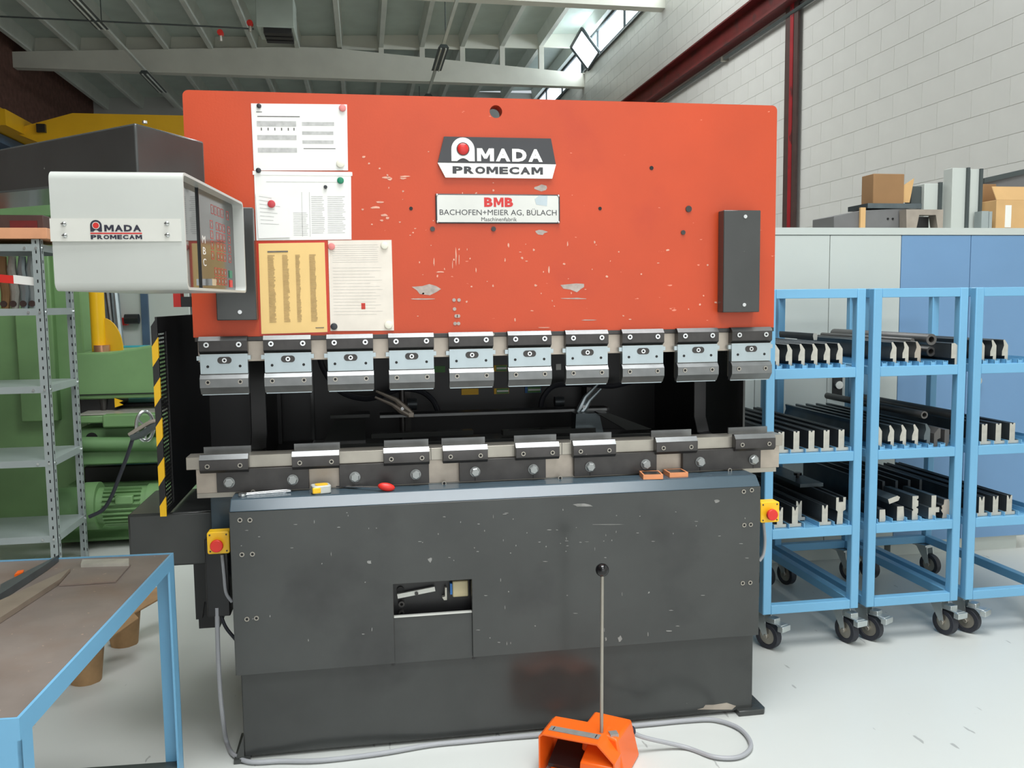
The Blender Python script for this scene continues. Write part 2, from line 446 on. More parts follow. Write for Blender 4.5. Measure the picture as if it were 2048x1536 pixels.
# clerestory windows on top of the right wall
wi = 0
for (ya, yb) in ((10.1, 14.7), (14.9, 19.4), (5.3, 9.9)):
    wi += 1
    fr = MB().box(XW-.02, XW+.06, ya, yb, 6.06, 6.10).box(XW-.02, XW+.06, ya, yb, 6.53, 6.58)
    ys = [ya, ya+(yb-ya)*.40, ya+(yb-ya)*.78, yb]
    for y in ys: fr.box(XW-.02, XW+.06, y-.025, y+.025, 6.08, 6.56)
    wo = S('window_%d' % wi, fr, m_frame_d)
    for a, b2 in zip(ys[:-1], ys[1:]): MB().box(XW+.01, XW+.025, a+.02, b2-.02, 6.09, 6.54).build('pane', m_pane, wo)
    MB().box(XW-.04, XW+.12, ya, yb, 6.03, 6.06).build('window_sill', m_lampd, wo)
# the one casement that is tilted open into the hall
hp = T('tilted_casement', 'dark framed frosted window casement tilted open into the hall', 'window', (XW, 13.9, 6.08))
pa, pb = Vector((XW-.03, 13.45, 6.09)), Vector((XW-.03, 14.3, 5.99))
up = Vector((-.34, 0, .42))
def barq(p, q, t=.03): return MB().tube([p, q], t, 6)
for p, q in ((pa, pb), (pa+up, pb+up), (pa, pa+up), (pb, pb+up)): barq(p, q).build('casement_frame', m_frame_d, hp)
MB().hull8([pa, pb, pb+up, pa+up], [p+Vector((.012, 0, .008)) for p in (pa, pb, pb+up, pa+up)]).build('pane', m_pane, hp)
barq(pb+up, Vector((XW-.02, 14.3, 6.5)), .012).build('stay_arm', m_frame_d, hp)
# bridge crane far back on the left
cr = T('bridge_crane', 'yellow overhead bridge crane girder far back in the hall', 'crane', (-4.7, 12.6, 4.1))
MB().prism([(-3.72, 4.57), (4.6, 4.57), (4.6, 4.12), (-3.6, 4.12), (-4.15, 4.06), (-4.55, 4.22), (-4.55, 4.32)], 1, 12.45, 12.8).build('girder', m_yel_c, cr)
MB().box(-5.0, -4.45, 11.7, 13.6, 4.22, 4.46).build('end_carriage', m_yel_c, cr)
MB().cyl((-4.72, 11.68, 4.5), (-4.72, 12.3, 4.5), .09, 12).build('drive_motor', m_yel_c, cr)
MB().box(-4.25, -4.12, 12.38, 12.45, 4.25, 4.38).build('hook_box', m_blk, cr)
rl = T('crane_rail', 'blue grey crane rail beam along the left brick wall', 'beam', (-5.1, 8, 4.1))
MB().box(-5.25, -4.75, 2, YB, 4.06, 4.20).build('rail_beam', m_bluerail, rl)
MB().box(-5.34, -5.2, 2, YB, 3.8, 4.06).build('rail_bracket', m_blk, rl)
# unit heater under the roof with its pipe and valves
p0 = atY(512, 40, 11.2); p1 = atY(588, 58, 11.2)
ht = T('unit_heater', 'square grey unit heater box with dark grille under the roof', 'heater', ((p0.x+p1.x)/2, 11.5, p1.z-.2))
hx0, hx1 = p0.x, p1.x
MB().box(hx0, hx1, 11.2, 11.9, p1.z+.02, p0.z+.42).build('housing', m_ceil, ht, .01)
for k in range(3): MB().box(hx0+.10, hx1-.04, 11.24+.2*k, 11.38+.2*k, p1.z-.06, p1.z+.03).build('grille_slat', m_blk, ht)
for x in (hx0+.05, hx1-.05): MB().cyl((x, 11.5, p0.z+.4), (x, 11.5, ribz(x)+.2), .015, 6).build('hanger_rod', m_lampd, ht)
q0 = atY(0, 33, 11.3); q1 = atY(440, 54, 11.3); q2 = atY(508, 58, 11.3)
hc = T('heater_pipe', 'thin dark pipe crossing the ceiling to the unit heater', 'pipe', q1)
MB().tube([(XL, 11.3, q0.z), q0, q1, q2], .012, 6).build('pipe', m_lampd, hc)
for px, py in ((441, 66), (500, 47)):
    c = atY(px, py, 11.28)
    MB().cyl(c+Vector((0, -.05, 0)), c+Vector((0, .05, 0)), .045, 10).build('valve_wheel', m_redb, hc)
    MB().cyl(c+Vector((0, 0, -.12)), c, .025, 8).build('valve_body', m_tool_e, hc)
# two hanging lamp runs
def lamprun(label, x, z, ys, ya, yb):
    t = T('lamp_run', label, 'lamp', (x, ya, z), 'lamp runs under the roof')
    MB().box(x-.025, x+.025, ya, yb, z, z+.04).build('track', m_rib, t)
    for y in ys:
        h = MB().prism([(x-.09, z-.05), (x+.09, z-.05), (x+.05, z), (x-.05, z)], 1, y, y+1.5).build('lamp_housing', m_lampd, t)
        for dx in (-.04, .04): MB().cyl((x+dx, y+.03, z-.06), (x+dx, y+1.47, z-.06), .014, 8).build('tube', m_rib, h)
    for y in (ya+.2, (ya+yb)/2, yb-.2): MB().cyl((x, y, z+.03), (x, y, ribz(x)+.1), .008, 6).build('hanger_wire', m_lampd, t)
    return t
pr = atZ(880, 112, 5.75); pl = atZ(250, 100, 5.75)
lamprun('hanging lamp run above the centre of the red press', pr.x, 5.75, (7.9, 12.1, 15.6), 5, 18.5)
lamprun('hanging lamp run at the left near the brick wall', pl.x, 5.75, (7.0, 10.3, 14.4), 5, 18.5)

# ================================================================== CABINETS BEHIND THE TROLLEYS
CY, CZ = 1.50, 1.818
def cabinet(x0, x1, mt, label, latch=True):
    t = T('tool_cabinet', label, 'cabinet', ((x0+x1)/2, CY+.22, 0), 'metal cabinets along the back')
    MB().box(x0, x1, CY+.02, CY+.45, .08, CZ-.01).build('body', m_cab_g, t)
    MB().box(x0, x1, CY-.004, CY+.45, CZ-.003, CZ+.035).build('top', m_cab_g, t)
    MB().box(x0+.02, x1-.02, CY+.05, CY+.45, 0, .08).build('plinth', m_cab_g, t)
    xm = (x0+x1)/2
    for a, b, k in ((x0, xm, 0), (xm, x1, 1)):
        d = MB().box(a+.002, b-.002, CY, CY+.022, .09, CZ-.006).build('door', mt, t)
        if k == 1 and latch:
            MB().box(a+.03, a+.085, CY-.012, CY, .93, 1.05).build('latch_plate', m_blk, d)
            MB().cyl((a+.058, CY-.03, 1.0), (a+.058, CY-.01, 1.0), .022, 14).build('latch_knob', m_chr, d)
    return t
cabinet(2.02, 2.868, m_cab_g, 'grey metal cabinet mostly hidden behind the press', False)
cabinet(2.868, 3.714, m_cab_g, 'light grey two-door metal cabinet behind the first blue trolley')
cabinet(3.714, 4.562, m_cab_b, 'blue two-door metal cabinet at the right edge')
# things lying on the cabinets
TZ = CZ+.035
def xr(px, y): return atY(px, 440, y).x
def zr(py, y, px=1800): return atY(px, py, y).z
o = T('machine_housing', 'long dark grey sloping machine housing lying on the grey cabinet', 'housing', (xr(1720, 1.6), 1.7, TZ))
x0, x1 = xr(1668, 1.62), xr(1822, 1.62)
MB().prism([(x0, TZ), (x1, TZ), (x1, TZ+.115), (x1-.05, TZ+.12), (x0+.16, TZ+.105), (x0, TZ+.075)], 1, 1.62, 1.86).build('body', m_grey_o, o, .004)
for dx in (.045, .075): MB().cyl((x0+.28+dx, 1.616, TZ+.06), (x0+.28+dx, 1.63, TZ+.06), .006, 10).build('hole', m_hole, o)
MB().box(xr(1721, 1.6), xr(1731, 1.6), 1.60, 1.615, TZ, TZ+.12).build('tape_strip', m_card3, o)
MB().box(x1-.27, x1+.06, 1.615, 1.82, TZ+.118, TZ+.145).build('top_plate', m_tool_b, o)
bx0, bx1 = xr(1737, 1.72), xr(1798, 1.72); bt = zr(350, 1.72)
o = T('cardboard_box', 'tall brown cardboard box standing on the grey housing', 'box', ((bx0+bx1)/2, 1.75, TZ+.145))
MB().box(bx0, bx1, 1.68, 1.80, TZ+.1455, bt).build('box_body', m_card2, o, .003)
MB().hull8([(bx1+.002, 1.70, TZ+.16), (bx1+.05, 1.70, TZ+.16), (bx1+.075, 1.70, bt-.02), (bx1+.01, 1.70, bt-.06)],
           [(bx1+.002, 1.705, TZ+.16), (bx1+.05, 1.705, TZ+.16), (bx1+.075, 1.705, bt-.02), (bx1+.01, 1.705, bt-.06)][0:4]).build('flap', m_card3, o)
o = T('arched_bracket', 'light grey arched metal bracket beside the grey housing', 'bracket', (xr(1835, 1.6), 1.6, TZ))
a0, a1 = xr(1806, 1.58), xr(1878, 1.58)
MB().prism([(a0, TZ), (a0+.06, TZ), (a0+.075, TZ+.075), (a1-.045, TZ+.075), (a1-.03, TZ), (a1, TZ), (a1, TZ+.105), (a0-.005, TZ+.105)], 1, 1.545, 1.61).build('arch', m_steel_w, o)
MB().box(a0+.085, a1-.05, 1.60, 1.68, TZ+.002, TZ+.07).build('dark_cup', m_blk, o)
o = T('bent_sheet', 'grey sheet metal profile with round edge behind the arched bracket', 'profile', (xr(1870, 1.7), 1.7, TZ))
s0, s1 = xr(1847, 1.72), xr(1895, 1.72)
MB().box(s0, s1, 1.72, 1.80, TZ, zr(366, 1.72)).build('sheet', m_cab_g, o, .003)
MB().box(s0+.085, s0+.105, 1.705, 1.722, TZ, zr(364, 1.72)).build('edge_strip', m_lampd, o)
MB().box(s0-.07, s0-.003, 1.74, 1.80, TZ+.12, zr(372, 1.74)).build('dark_handle', m_lampd, o, .004)
o = T('tall_profile', 'tall pale grey sheet profile standing upright on the blue cabinet', 'profile', (xr(1920, 1.66), 1.68, TZ))
for a, b, t in ((1902, 1936, 334), (1938, 1962, 336)):
    MB().box(xr(a, 1.64), xr(b, 1.64), 1.64, 1.72, TZ, zr(t, 1.64)).build('panel', m_cab_g, o, .002)
    MB().box(xr(b-5, 1.63), xr(b, 1.63), 1.625, 1.645, TZ, zr(t-1, 1.63)).build('edge_strip', m_lampd, o)
o = T('carton', 'open light brown carton on the blue cabinet at the right edge', 'box', (xr(2030, 1.62), 1.7, TZ))
MB().box(xr(1992, 1.58), xr(2090, 1.58), 1.58, 1.76, TZ, zr(398, 1.58)).build('box_body', m_card3, o, .003)
k0, k1, kz = xr(1992, 1.58), xr(2090, 1.58), zr(398, 1.58)
MB().hull8([(k0, 1.58, kz), (k1, 1.58, kz), (k1, 1.586, kz), (k0, 1.586, kz)], [(k0+.03, 1.66, kz+.085), (k1, 1.66, kz+.085), (k1, 1.666, kz+.085), (k0+.03, 1.666, kz+.085)]).build('flap', m_card3, o)
MB().box(xr(2012, 1.57), xr(2024, 1.57), 1.577, 1.58, TZ+.01, kz-.03).build('paper_label', m_white, o)
o = T('small_carton', 'small brown carton half hidden behind the open carton', 'box', (xr(1980, 1.8), 1.8, TZ))
MB().box(xr(1964, 1.78), xr(1990, 1.78), 1.78, 1.9, TZ, zr(366, 1.78)).build('box_body', m_card2, o, .003)
o = T('steel_block', 'small upright pale steel block beside the open carton', 'block', (xr(1972, 1.57), 1.57, TZ))
MB().box(xr(1963, 1.56), xr(1977, 1.56), 1.56, 1.62, TZ, TZ+.10).box(xr(1978, 1.56), xr(1984, 1.56), 1.56, 1.62, TZ, TZ+.098).build('block_body', m_shelf, o)
o = T('green_hopper', 'dark olive sheet metal trough behind the cartons', 'housing', (xr(2010, 1.9), 1.95, TZ))
g0, g1 = xr(1966, 1.9), xr(2110, 1.9)
MB().prism([(g0, TZ), (g1, TZ), (g1, zr(318, 1.9)), (g0, zr(354, 1.9))], 1, 1.915, 1.97).build('trough_wall', m_grey_o, o)
MB().prism([(g0, zr(354, 1.9)-.03), (g1, zr(318, 1.9)-.03), (g1, zr(318, 1.9)), (g0, zr(354, 1.9))], 1, 1.9, 1.914).build('rim', m_lampd, o)

# ================================================================== TOOL TROLLEYS
CX = [2.397, 2.865, 3.332]; CWID = 0.432; CF, CB = 0.38, 1.265; TB = 0.038
BEAMZ = [(.162, .201), (.482, .523), (.797, .838), (1.147, 1.189), (1.474, 1.512)]
WHICH = ['blue trolley beside the press', 'middle blue trolley', 'rightmost blue trolley']
def caster(t, x, y, brake, rz):
    R = Matrix.Translation((x, y, 0)) @ Matrix.Rotation(rz, 4, 'Z')
    MB().box(-.04, .04, -.04, .04, .150, .160).xf(R).build('caster_plate', m_zinc, t)
    f = MB().prism([(-.05, .06), (-.034, .05), (.032, .15), (-.035, .15)], 0, -.024, -.020).prism([(-.05, .06), (-.034, .05), (.032, .15), (-.035, .15)], 0, .020, .024).box(-.024, .024, -.035, .032, .142, .152)
    fk = f.xf(Matrix.Translation((x, y, 0)) @ Matrix.Rotation(rz, 4, 'Z')).build('fork', m_zinc, t)
    wb = MB().ring((-.016, -.042, .055), (.016, -.042, .055), .055, .036, 28).mat(1).cyl((-.012, -.042, .055), (.012, -.042, .055), .037, 24).cyl((-.026, -.042, .055), (.026, -.042, .055), .010, 10)
    wb.xf(R).build('wheel', [m_rub, m_steel], t, .002)
    if brake:
        MB().box(-.022, .022, -.12, -.045, .118, .123).box(-.028, .028, -.13, -.105, .095, .120).box(-.02, .02, -.085, -.05, .12, .14).xf(R).build('brake_lever', m_zinc, t, .002)
def trolley(i):
    x0 = CX[i]; x1 = x0+CWID
    lab = ['blue steel tool trolley standing right beside the press', 'blue steel tool trolley in the middle of the three', 'rightmost blue steel tool trolley, cut off by the picture edge'][i]
    t = T('tool_trolley', lab, 'trolley', ((x0+x1)/2, (CF+CB)/2, 0), 'blue tool trolleys')
    for x in (x0, x1-TB):
        for y in (CF, CB-TB):
            MB().box(x, x+TB, y, y+TB, BEAMZ[0][0], BEAMZ[4][1]).build('post', m_cart, t, .004)
    for k, (a, b) in enumerate(BEAMZ):
        for y in (CF, CB-TB):
            MB().box(x0+TB, x1-TB, y+.001, y+TB-.001, a, b-.0005).build('cross_beam', m_cart, t, .002)
        if k in (0, 4):
            for x in (x0, x1-TB): MB().box(x+.001, x+TB-.001, CF+TB, CB-TB, a, b-.0005).build('side_rail', m_cart, t, .002)
        else:
            sh = MB().box(x0+TB, x1-TB, CF+TB, CB-TB, b-.010, b-.004).build('shelf', m_cart, t)
            for x in (x0, x1-TB): MB().box(x+.001, x+TB-.001, CF+TB, CB-TB, b-.035, b-.001).build('side_rail', m_cart, t, .002)
            n = 5 if (k == 1 or (k == 2 and i != 1)) else 6
            w_ = CWID-2*TB-.02
            for j in range(n+1):
                xx = x0+TB+.01+w_*j/n
                if n == 5:
                    MB().box(xx-.0015, xx+.0015, CF+.008, CB-.03, b-.004, b+.018).box(xx-.008, xx+.008, CF+.008, CB-.03, b-.005, b-.002).build('divider', m_cart, sh)
                elif j < n:
                    MB().box(xx, xx+.0025, CF+.008, CB-.03, b-.004, b+.017).box(xx+.021, xx+.0235, CF+.008, CB-.03, b-.004, b+.017).box(xx, xx+.0235, CF+.010, CF+.012, b-.004, b+.012).build('divider', m_cart, sh)
    for (x, y, br, rz) in ((x0+.03, CF+.085, True, .5), (x1-.035, CF+.085, True, .25), (x0+.04, CB-.03, False, .3), (x1-.04, CB-.03, False, .3)):
        caster(t, x, y, br, rz)
    return t
for i in range(3): trolley(i)
YE = CB-.04
def ext(name, poly, x, z, y0, y1, label, cat, grp, mats=None, lean=0.0, sc=1.0):
    mb = MB().prism([(p[0]*sc, p[1]*sc) for p in poly], 1, 0, y1-y0, cap=1)
    if lean: mb.xf(Matrix.Rotation(lean, 4, 'Y'))
    o = mb.build(name, mats or [m_tool, m_tool_e], None, 0)
    o.location = (x, y0, z); ORG[o] = Vector((x, y0, z))
    return tag(o, label, cat, grp)
u = .00033
PUNCH = [(p[0]*u, p[1]*u) for p in ((40, 0), (85, 0), (85, 225), (60, 262), (32, 300), (12, 292), (20, 255), (25, 222), (0, 150), (0, 90), (40, 90))]
GOOSE = [(p[0]*u*1.15, p[1]*u) for p in ((45, 0), (95, 0), (95, 120), (105, 190), (85, 250), (40, 290), (0, 285), (0, 95), (45, 95))]
TDIE = [(0, 0), (.066, 0), (.066, .013), (.046, .013), (.046, .088), (.038, .088), (.033, .080), (.028, .088), (.020, .088), (.020, .013), (0, .013)]
VDIE = [(0, 0), (.058, 0), (.058, .014), (.042, .014), (.042, .085), (.036, .085), (.029, .066), (.022, .085), (.016, .085), (.016, .014), (0, .014)]
HOLDER = [(.008, 0), (.036, 0), (.036, .055), (.048, .062), (.048, .115), (.036, .115), (.036, .095), (.016, .095), (.016, .115), (.004, .115), (.004, .062), (.012, .055)]
MULTI = [(0, 0), (.028, 0), (.028, .018), (.024, .024), (.028, .030), (.028, .048), (.018, .054), (.028, .060), (.028, .082), (.020, .088), (.028, .094), (.028, .104), (0, .104), (0, .05), (.006, .044), (0, .038)]
BLOCK = [(0, 0), (.030, 0), (.034, .01), (.030, .062), (.0, .062)]
CROSS = [(0, 0), (.034, 0), (.034, .028), (.05, .028), (.05, .050), (.034, .050), (.034, .102), (.012, .102), (.012, .050), (.0, .050)]
STAR = [(.01, 0), (.045, 0), (.048, .02), (.058, .03), (.055, .045), (.060, .058), (.045, .068), (.04, .082), (.018, .082), (.016, .06), (.006, .055), (.010, .042), (.004, .036), (.014, .02)]
def shelfz(k): return BEAMZ[k][1]
def fx(px, py=900, y=.42): return atY(px, py, y).x
cnt = {}
LV = {3: 'top', 2: 'middle', 1: 'lower'}
def put(i, k, px, prof, word, cat, name, mats=None, y0=.405, y1=YE, dz=0, lean=0, sc=1.0, py=None):
    key = (i, k, word); cnt[key] = cnt.get(key, 0)+1
    py = py or {3: 725, 2: 880, 1: 1030}[k]
    lab = '%s, %s from left, %s shelf of the %s' % (word, ORD[cnt[key]-1], LV[k], WHICH[i])
    X = fx(px, py, y0); x00 = CX[i]+TB+.01; w_ = CWID-2*TB-.02
    if prof is TDIE or prof is VDIE:
        wd = .066 if prof is TDIE else .058; X = x00+w_/5*px+(w_/5-wd)/2
    if prof is PUNCH and px < 10: X = x00+w_/6*px-.009
    return ext(name, prof, X, shelfz(k)+dz+.001, y0, y1, lab, cat, 'press tools on the trolley shelves', mats, lean, sc)
for px in range(6): put(0, 3, px, PUNCH, 'gooseneck punch bar', 'punch', 'punch_bar')
ext('short_bar', [(0, 0), (.016, 0), (.018, .02), (.014, .03), (-.002, .03), (-.004, .018)], fx(1640, 690, .7)-.02, shelfz(3)+.098, .72, 1.05, 'short steel bar lying across the punches on the trolley beside the press', 'bar', None)
for px in range(5): put(0, 2, px, TDIE, 'T-shaped die bar', 'die', 'die_bar')
for px in range(4): put(0, 1, px, VDIE, 'narrow V die bar', 'die', 'die_bar', y0=.50 if px == 2 else .405)
put(0, 1, 1670, HOLDER, 'slotted die holder bar', 'die holder', 'die_holder')
for px in (1, 2): put(1, 3, px, PUNCH, 'gooseneck punch bar', 'punch', 'punch_bar')
put(1, 3, 3, PUNCH, 'gooseneck punch bar', 'punch', 'punch_bar', [m_pipe, m_steel_w])
put(1, 3, 1902, GOOSE, 'broad chamfered punch bar', 'punch', 'punch_bar', [m_tool, m_tool_e], y0=.39, dz=-.006)
def roundbar(px, py, y0, y1, r, ri, label, name):
    c = atY(px, py, y0); t = MB()
    if ri: t.ring((0, 0, 0), (0, y1-y0, 0), r, ri, 24)
    else: t.mat(0).cyl((0, 0, 0), (0, y1-y0, 0), r, 24)
    o = t.build(name, m_pipe); o.location = c; ORG[o] = c
    return tag(o, label, 'pipe' if ri else 'bar')
roundbar(1863, 679, .42, 1.2, .024, .013, 'thick hollow pipe lying on the top shelf of the middle trolley', 'pipe')
roundbar(1862, 703, .50, 1.2, .021, .012, 'dark hollow pipe under the thick pipe on the middle trolley', 'pipe')
roundbar(1825, 681, .45, 1.2, .010, 0, 'thin round bar on the punches of the middle trolley', 'round_bar')
for px in range(4): put(1, 2, px, PUNCH, 'gooseneck punch bar', 'punch', 'punch_bar', [m_tool_b, m_tool_e])
put(1, 2, 4, PUNCH, 'gooseneck punch bar', 'punch', 'punch_bar', [m_tool_b, m_tool_b])
put(1, 2, 1868, [(0, 0), (.016, 0), (.016, .03), (.03, .035), (.03, .075), (.022, .08), (.0, .055)], 'stepped dark steel bar', 'bar', 'stepped_bar', [m_pipe, m_pipe])
put(1, 2, 1889, [(0, 0), (.014, 0), (.022, .02), (.022, .07), (.0, .07)], 'stepped dark steel bar', 'bar', 'stepped_bar', [m_pipe, m_pipe])
roundbar(1849, 830, .42, 1.22, .016, .010, 'thin hollow tube lying on the middle shelf tools', 'pipe')
roundbar(1916, 832, .42, 1.22, .021, 0, 'thick solid round bar on the middle shelf of the middle trolley', 'round_bar')
put(1, 1, 1759, BLOCK, 'chamfered die block', 'die', 'die_block', [m_tool, m_tool_e], sc=.85, y1=.61)
put(1, 1, 1794, BLOCK, 'chamfered die block', 'die', 'die_block', [m_tool, m_tool_e], y1=.61)
put(1, 1, 1778, [(0, 0), (.045, 0), (.055, .012), (.045, .022), (0, .022)], 'tilted flat block', 'block', 'flat_block', [m_tool_b, m_tool_e], dz=.075, lean=-.3, y1=.62)
put(1, 1, 1824, MULTI, 'multi-notched die block', 'die', 'die_block', [m_tool_b, m_tool_e], y1=.61)
put(1, 1, 1857, CROSS, 'stepped cross-shaped die block', 'die', 'die_block', [m_tool_b, m_tool_e], y1=.61)
put(1, 1, 1880, STAR, 'star-shaped many-notched die', 'die', 'die_block', [m_tool, m_steel_w], y1=.61)
for px in (1738, 1764, 1790, 1815, 1838): put(1, 1, px, [(0, 0), (.012, 0), (.012, .125), (0, .125)], 'tall thin dark plate', 'plate', 'steel_plate', [m_tool, m_tool], y0=.62, py=1000)
for px in range(3): put(2, 3, px, PUNCH, 'gooseneck punch bar', 'punch', 'punch_bar')
for px in range(3): put(2, 2, px, TDIE, 'T-shaped die bar', 'die', 'die_bar')
for px in range(3): put(2, 1, px, VDIE, 'narrow V die bar', 'die', 'die_bar')
# plate with knobs lying behind on the lower shelf of the first trolley
pk = T('knobbed_plate', 'dark plate with two black knobs on the lower shelf beside the press', 'plate', (2.72, .9, shelfz(1)))
MB().box(2.68, 2.79, .62, YE, shelfz(1)+.1165, shelfz(1)+.132).build('plate', m_tool_b, pk)
for y in (.75, 1.0): MB().cyl((2.735, y, shelfz(1)+.132), (2.735, y, shelfz(1)+.145), .008, 10).cyl((2.735, y, shelfz(1)+.145), (2.735, y, shelfz(1)+.157), .018, 14).build('knob', m_ball, pk)

# ================================================================== PRESS BRAKE
PB = T('press_brake', 'large red and charcoal hydraulic press brake in the middle of the hall', 'press', (1.25, .4, 0))
XA, XB, ZA, ZB_ = .2506, 2.2396, 1.3724, 2.1476
def rrect(x0, x1, z0, z1, r, n=5, corners=(1, 1, 1, 1)):
    P = []
    for (cx, cz, a0, k) in ((x1-r, z0+r, -90, 0), (x1-r, z1-r, 0, 1), (x0+r, z1-r, 90, 2), (x0+r, z0+r, 180, 3)):
        if not corners[k]:
            P.append((x1 if k < 2 else x0, z1 if k in (1, 2) else z0)); continue
        for i in range(n+1):
            t = math.radians(a0+90*i/n); P.append((cx+r*math.cos(t), cz+r*math.sin(t)))
    return P
# red ram plate with the lifting eye cut through it
hx, hz, hr = 1.243, 2.104, .021
def plate_with_hole(outer, cx, cz, r, y0, y1, n=24):
    """ring of quads between a circle and the plate outline, plus the rim of the bore"""
    mb = MB()
    N = n
    circ = [(cx+r*math.cos(2*math.pi*i/N), cz+r*math.sin(2*math.pi*i/N)) for i in range(N)]
    sq = []
    h = r*1.7
    for i in range(N):
        t = 2*math.pi*i/N; c, s = math.cos(t), math.sin(t); k = h/max(abs(c), abs(s)); sq.append((cx+c*k, cz+s*k))
    for yy, fl in ((y0, False), (y1, True)):
        for i in range(N):
            j = (i+1) % N
            q = [(circ[i][0], yy, circ[i][1]), (sq[i][0], yy, sq[i][1]), (sq[j][0], yy, sq[j][1]), (circ[j][0], yy, circ[j][1])]
            mb.add(q if not fl else q[::-1], [(0, 1, 2, 3)])
    for i in range(N):
        j = (i+1) % N
        mb.add([(circ[i][0], y0, circ[i][1]), (circ[j][0], y0, circ[j][1]), (circ[j][0], y1, circ[j][1]), (circ[i][0], y1, circ[i][1])], [(0, 1, 2, 3)])
    return mb, h
mb, hh = plate_with_hole(None, hx, hz, hr, 0, .06)
r_ = .018
arcs = lambda cx, cz, a: [(cx+r_*math.cos(math.radians(a+90*i/5)), cz+r_*math.sin(math.radians(a+90*i/5))) for i in range(6)]
left = [(XA, ZA), (hx-hh, ZA), (hx-hh, ZB_)]+arcs(XA+r_, ZB_-r_, 90)
right = [(hx+hh, ZA), (XB, ZA)]+arcs(XB-r_, ZB_-r_, 0)+[(hx+hh, ZB_)]
mb.prism(left, 1, 0, .06).prism(right, 1, 0, .06)
mb.prism([(hx-hh, ZA), (hx+hh, ZA), (hx+hh, hz-hh), (hx-hh, hz-hh)], 1, 0, .06).prism([(hx-hh, hz+hh), (hx+hh, hz+hh), (hx+hh, ZB_), (hx-hh, ZB_)], 1, 0, .06)
ram = mb.build('ram_plate', m_red, PB)
def on(px, py, y=0): return atY(px, py, y)
# drilled holes and plugs on the ram
for px, py, r in ((822, 417, .006), (1200, 417, .006), (1303, 336, .007)):
    p = on(px, py); MB().cyl((p.x, -.0015, p.z), (p.x, .004, p.z), r, 14).build('drilled_hole', m_hole, ram)
for px, py, r in ((865, 458, .008), (987, 458, .008), (1377, 418, .011), (1366, 465, .008)):
    p = on(px, py); MB().cyl((p.x, -.004, p.z), (p.x, .004, p.z), r, 14).build('plug', m_burn, ram)
# worn paint and rub marks on the ram: thin bare-metal scuffs with their own outline
m_scuff = M('bare_scuff', (214, 160, 138), 0.5, var=0.2, scale=60)
m_scuff2 = M('grey_scuff', (170, 158, 150), 0.45, 0.2, var=0.2, scale=50)
def scuffs(parent, plane, items, mat, name='scuff'):
    q = MB()
    for (px, py, wpx, hpx) in items:
        n = 9; pts = []
        for i in range(n):
            t = 2*math.pi*i/n; k = random.uniform(.55, 1.1)
            p = on(px+wpx*.5*k*math.cos(t), py+hpx*.5*k*math.sin(t), plane); pts.append((p.x, p.z))
        q.prism(pts, 1, plane-.0006, plane+.002)
    return q.build(name, mat, parent)
it = [(773, 355, 22, 5), (780, 358, 10, 6), (808, 353, 26, 4), (806, 357, 14, 4), (760, 404, 22, 4), (750, 415, 26, 6), (768, 430, 20, 5), (775, 436, 10, 5), (764, 441, 10, 4), (912, 512, 3, 40), (918, 520, 2, 30), (905, 530, 2, 22), (868, 524, 3, 18), (1017, 490, 4, 10), (930, 430, 6, 10), (727, 314, 8, 6), (1335, 500, 8, 5), (952, 540, 3, 14), (1098, 540, 4, 16), (880, 544, 20, 3), (1030, 640, 3, 8), (1085, 655, 30, 2), (1010, 520, 3, 8), (1135, 488, 3, 12)]
it += [(random.uniform(820, 1500), random.uniform(480, 640), random.uniform(2, 7), random.uniform(1.5, 6)) for _ in range(46)]
it += [(random.uniform(700, 1000), random.uniform(300, 480), random.uniform(2, 6), random.uniform(1.5, 5)) for _ in range(22)]
tag(scuffs(ram, 0, it, m_scuff), kind='stuff')
for s_ in ((854, 578, 62, 24), (1149, 574, 56, 22), (1080, 376, 34, 14), (1083, 464, 28, 12)): scuffs(ram, 0, [s_], m_scuff2, 'wear_patch')
for s_ in ((850, 598, 60, 3), (1150, 597, 58, 3), (1180, 640, 40, 2)): scuffs(ram, 0, [s_], m_scuff2, 'scratch')
for (px, py) in ((908, 600), (918, 600), (909, 618), (912, 632), (917, 632), (910, 647), (917, 647)):
    p = on(px, py); MB().cyl((p.x, -.002, p.z), (p.x, .002, p.z), .006, 10).build('stamp_mark', m_scuff2, ram)
# black cover boxes left and right on the ram
for (a, b, c, d, dep) in ((1448, 1519, 420, 624, .05), (424, 514, 414, 640, .05)):
    p = on(a, c, -dep); q = on(b, d, -dep)
    bx = MB().box(p.x, q.x, -dep, 0, q.z, p.z).build('cover_box', m_char, ram, .003)
    for zz in (p.z-.022, q.z+.026): MB().cyl(((p.x+q.x)/2+.01, -dep-.003, zz), ((p.x+q.x)/2+.01, -dep+.002, zz), .0065, 12).cyl(((p.x+q.x)/2+.01, -dep-.004, zz), ((p.x+q.x)/2+.01, -dep, zz), .003, 6).build('screw', m_chr, bx)
# maker's sign: black trapezoid over white trapezoid
sg = MB().prism([(1.046, 1.934), (1.443, 1.934), (1.427, 2.018), (1.068, 2.018)], 1, -.010, 0).build('maker_sign', m_sgn, ram)
MB().prism([(1.070, 1.886), (1.430, 1.886), (1.4435, 1.933), (1.0455, 1.933)], 1, -.011, 0).build('sign_band', m_white, sg)
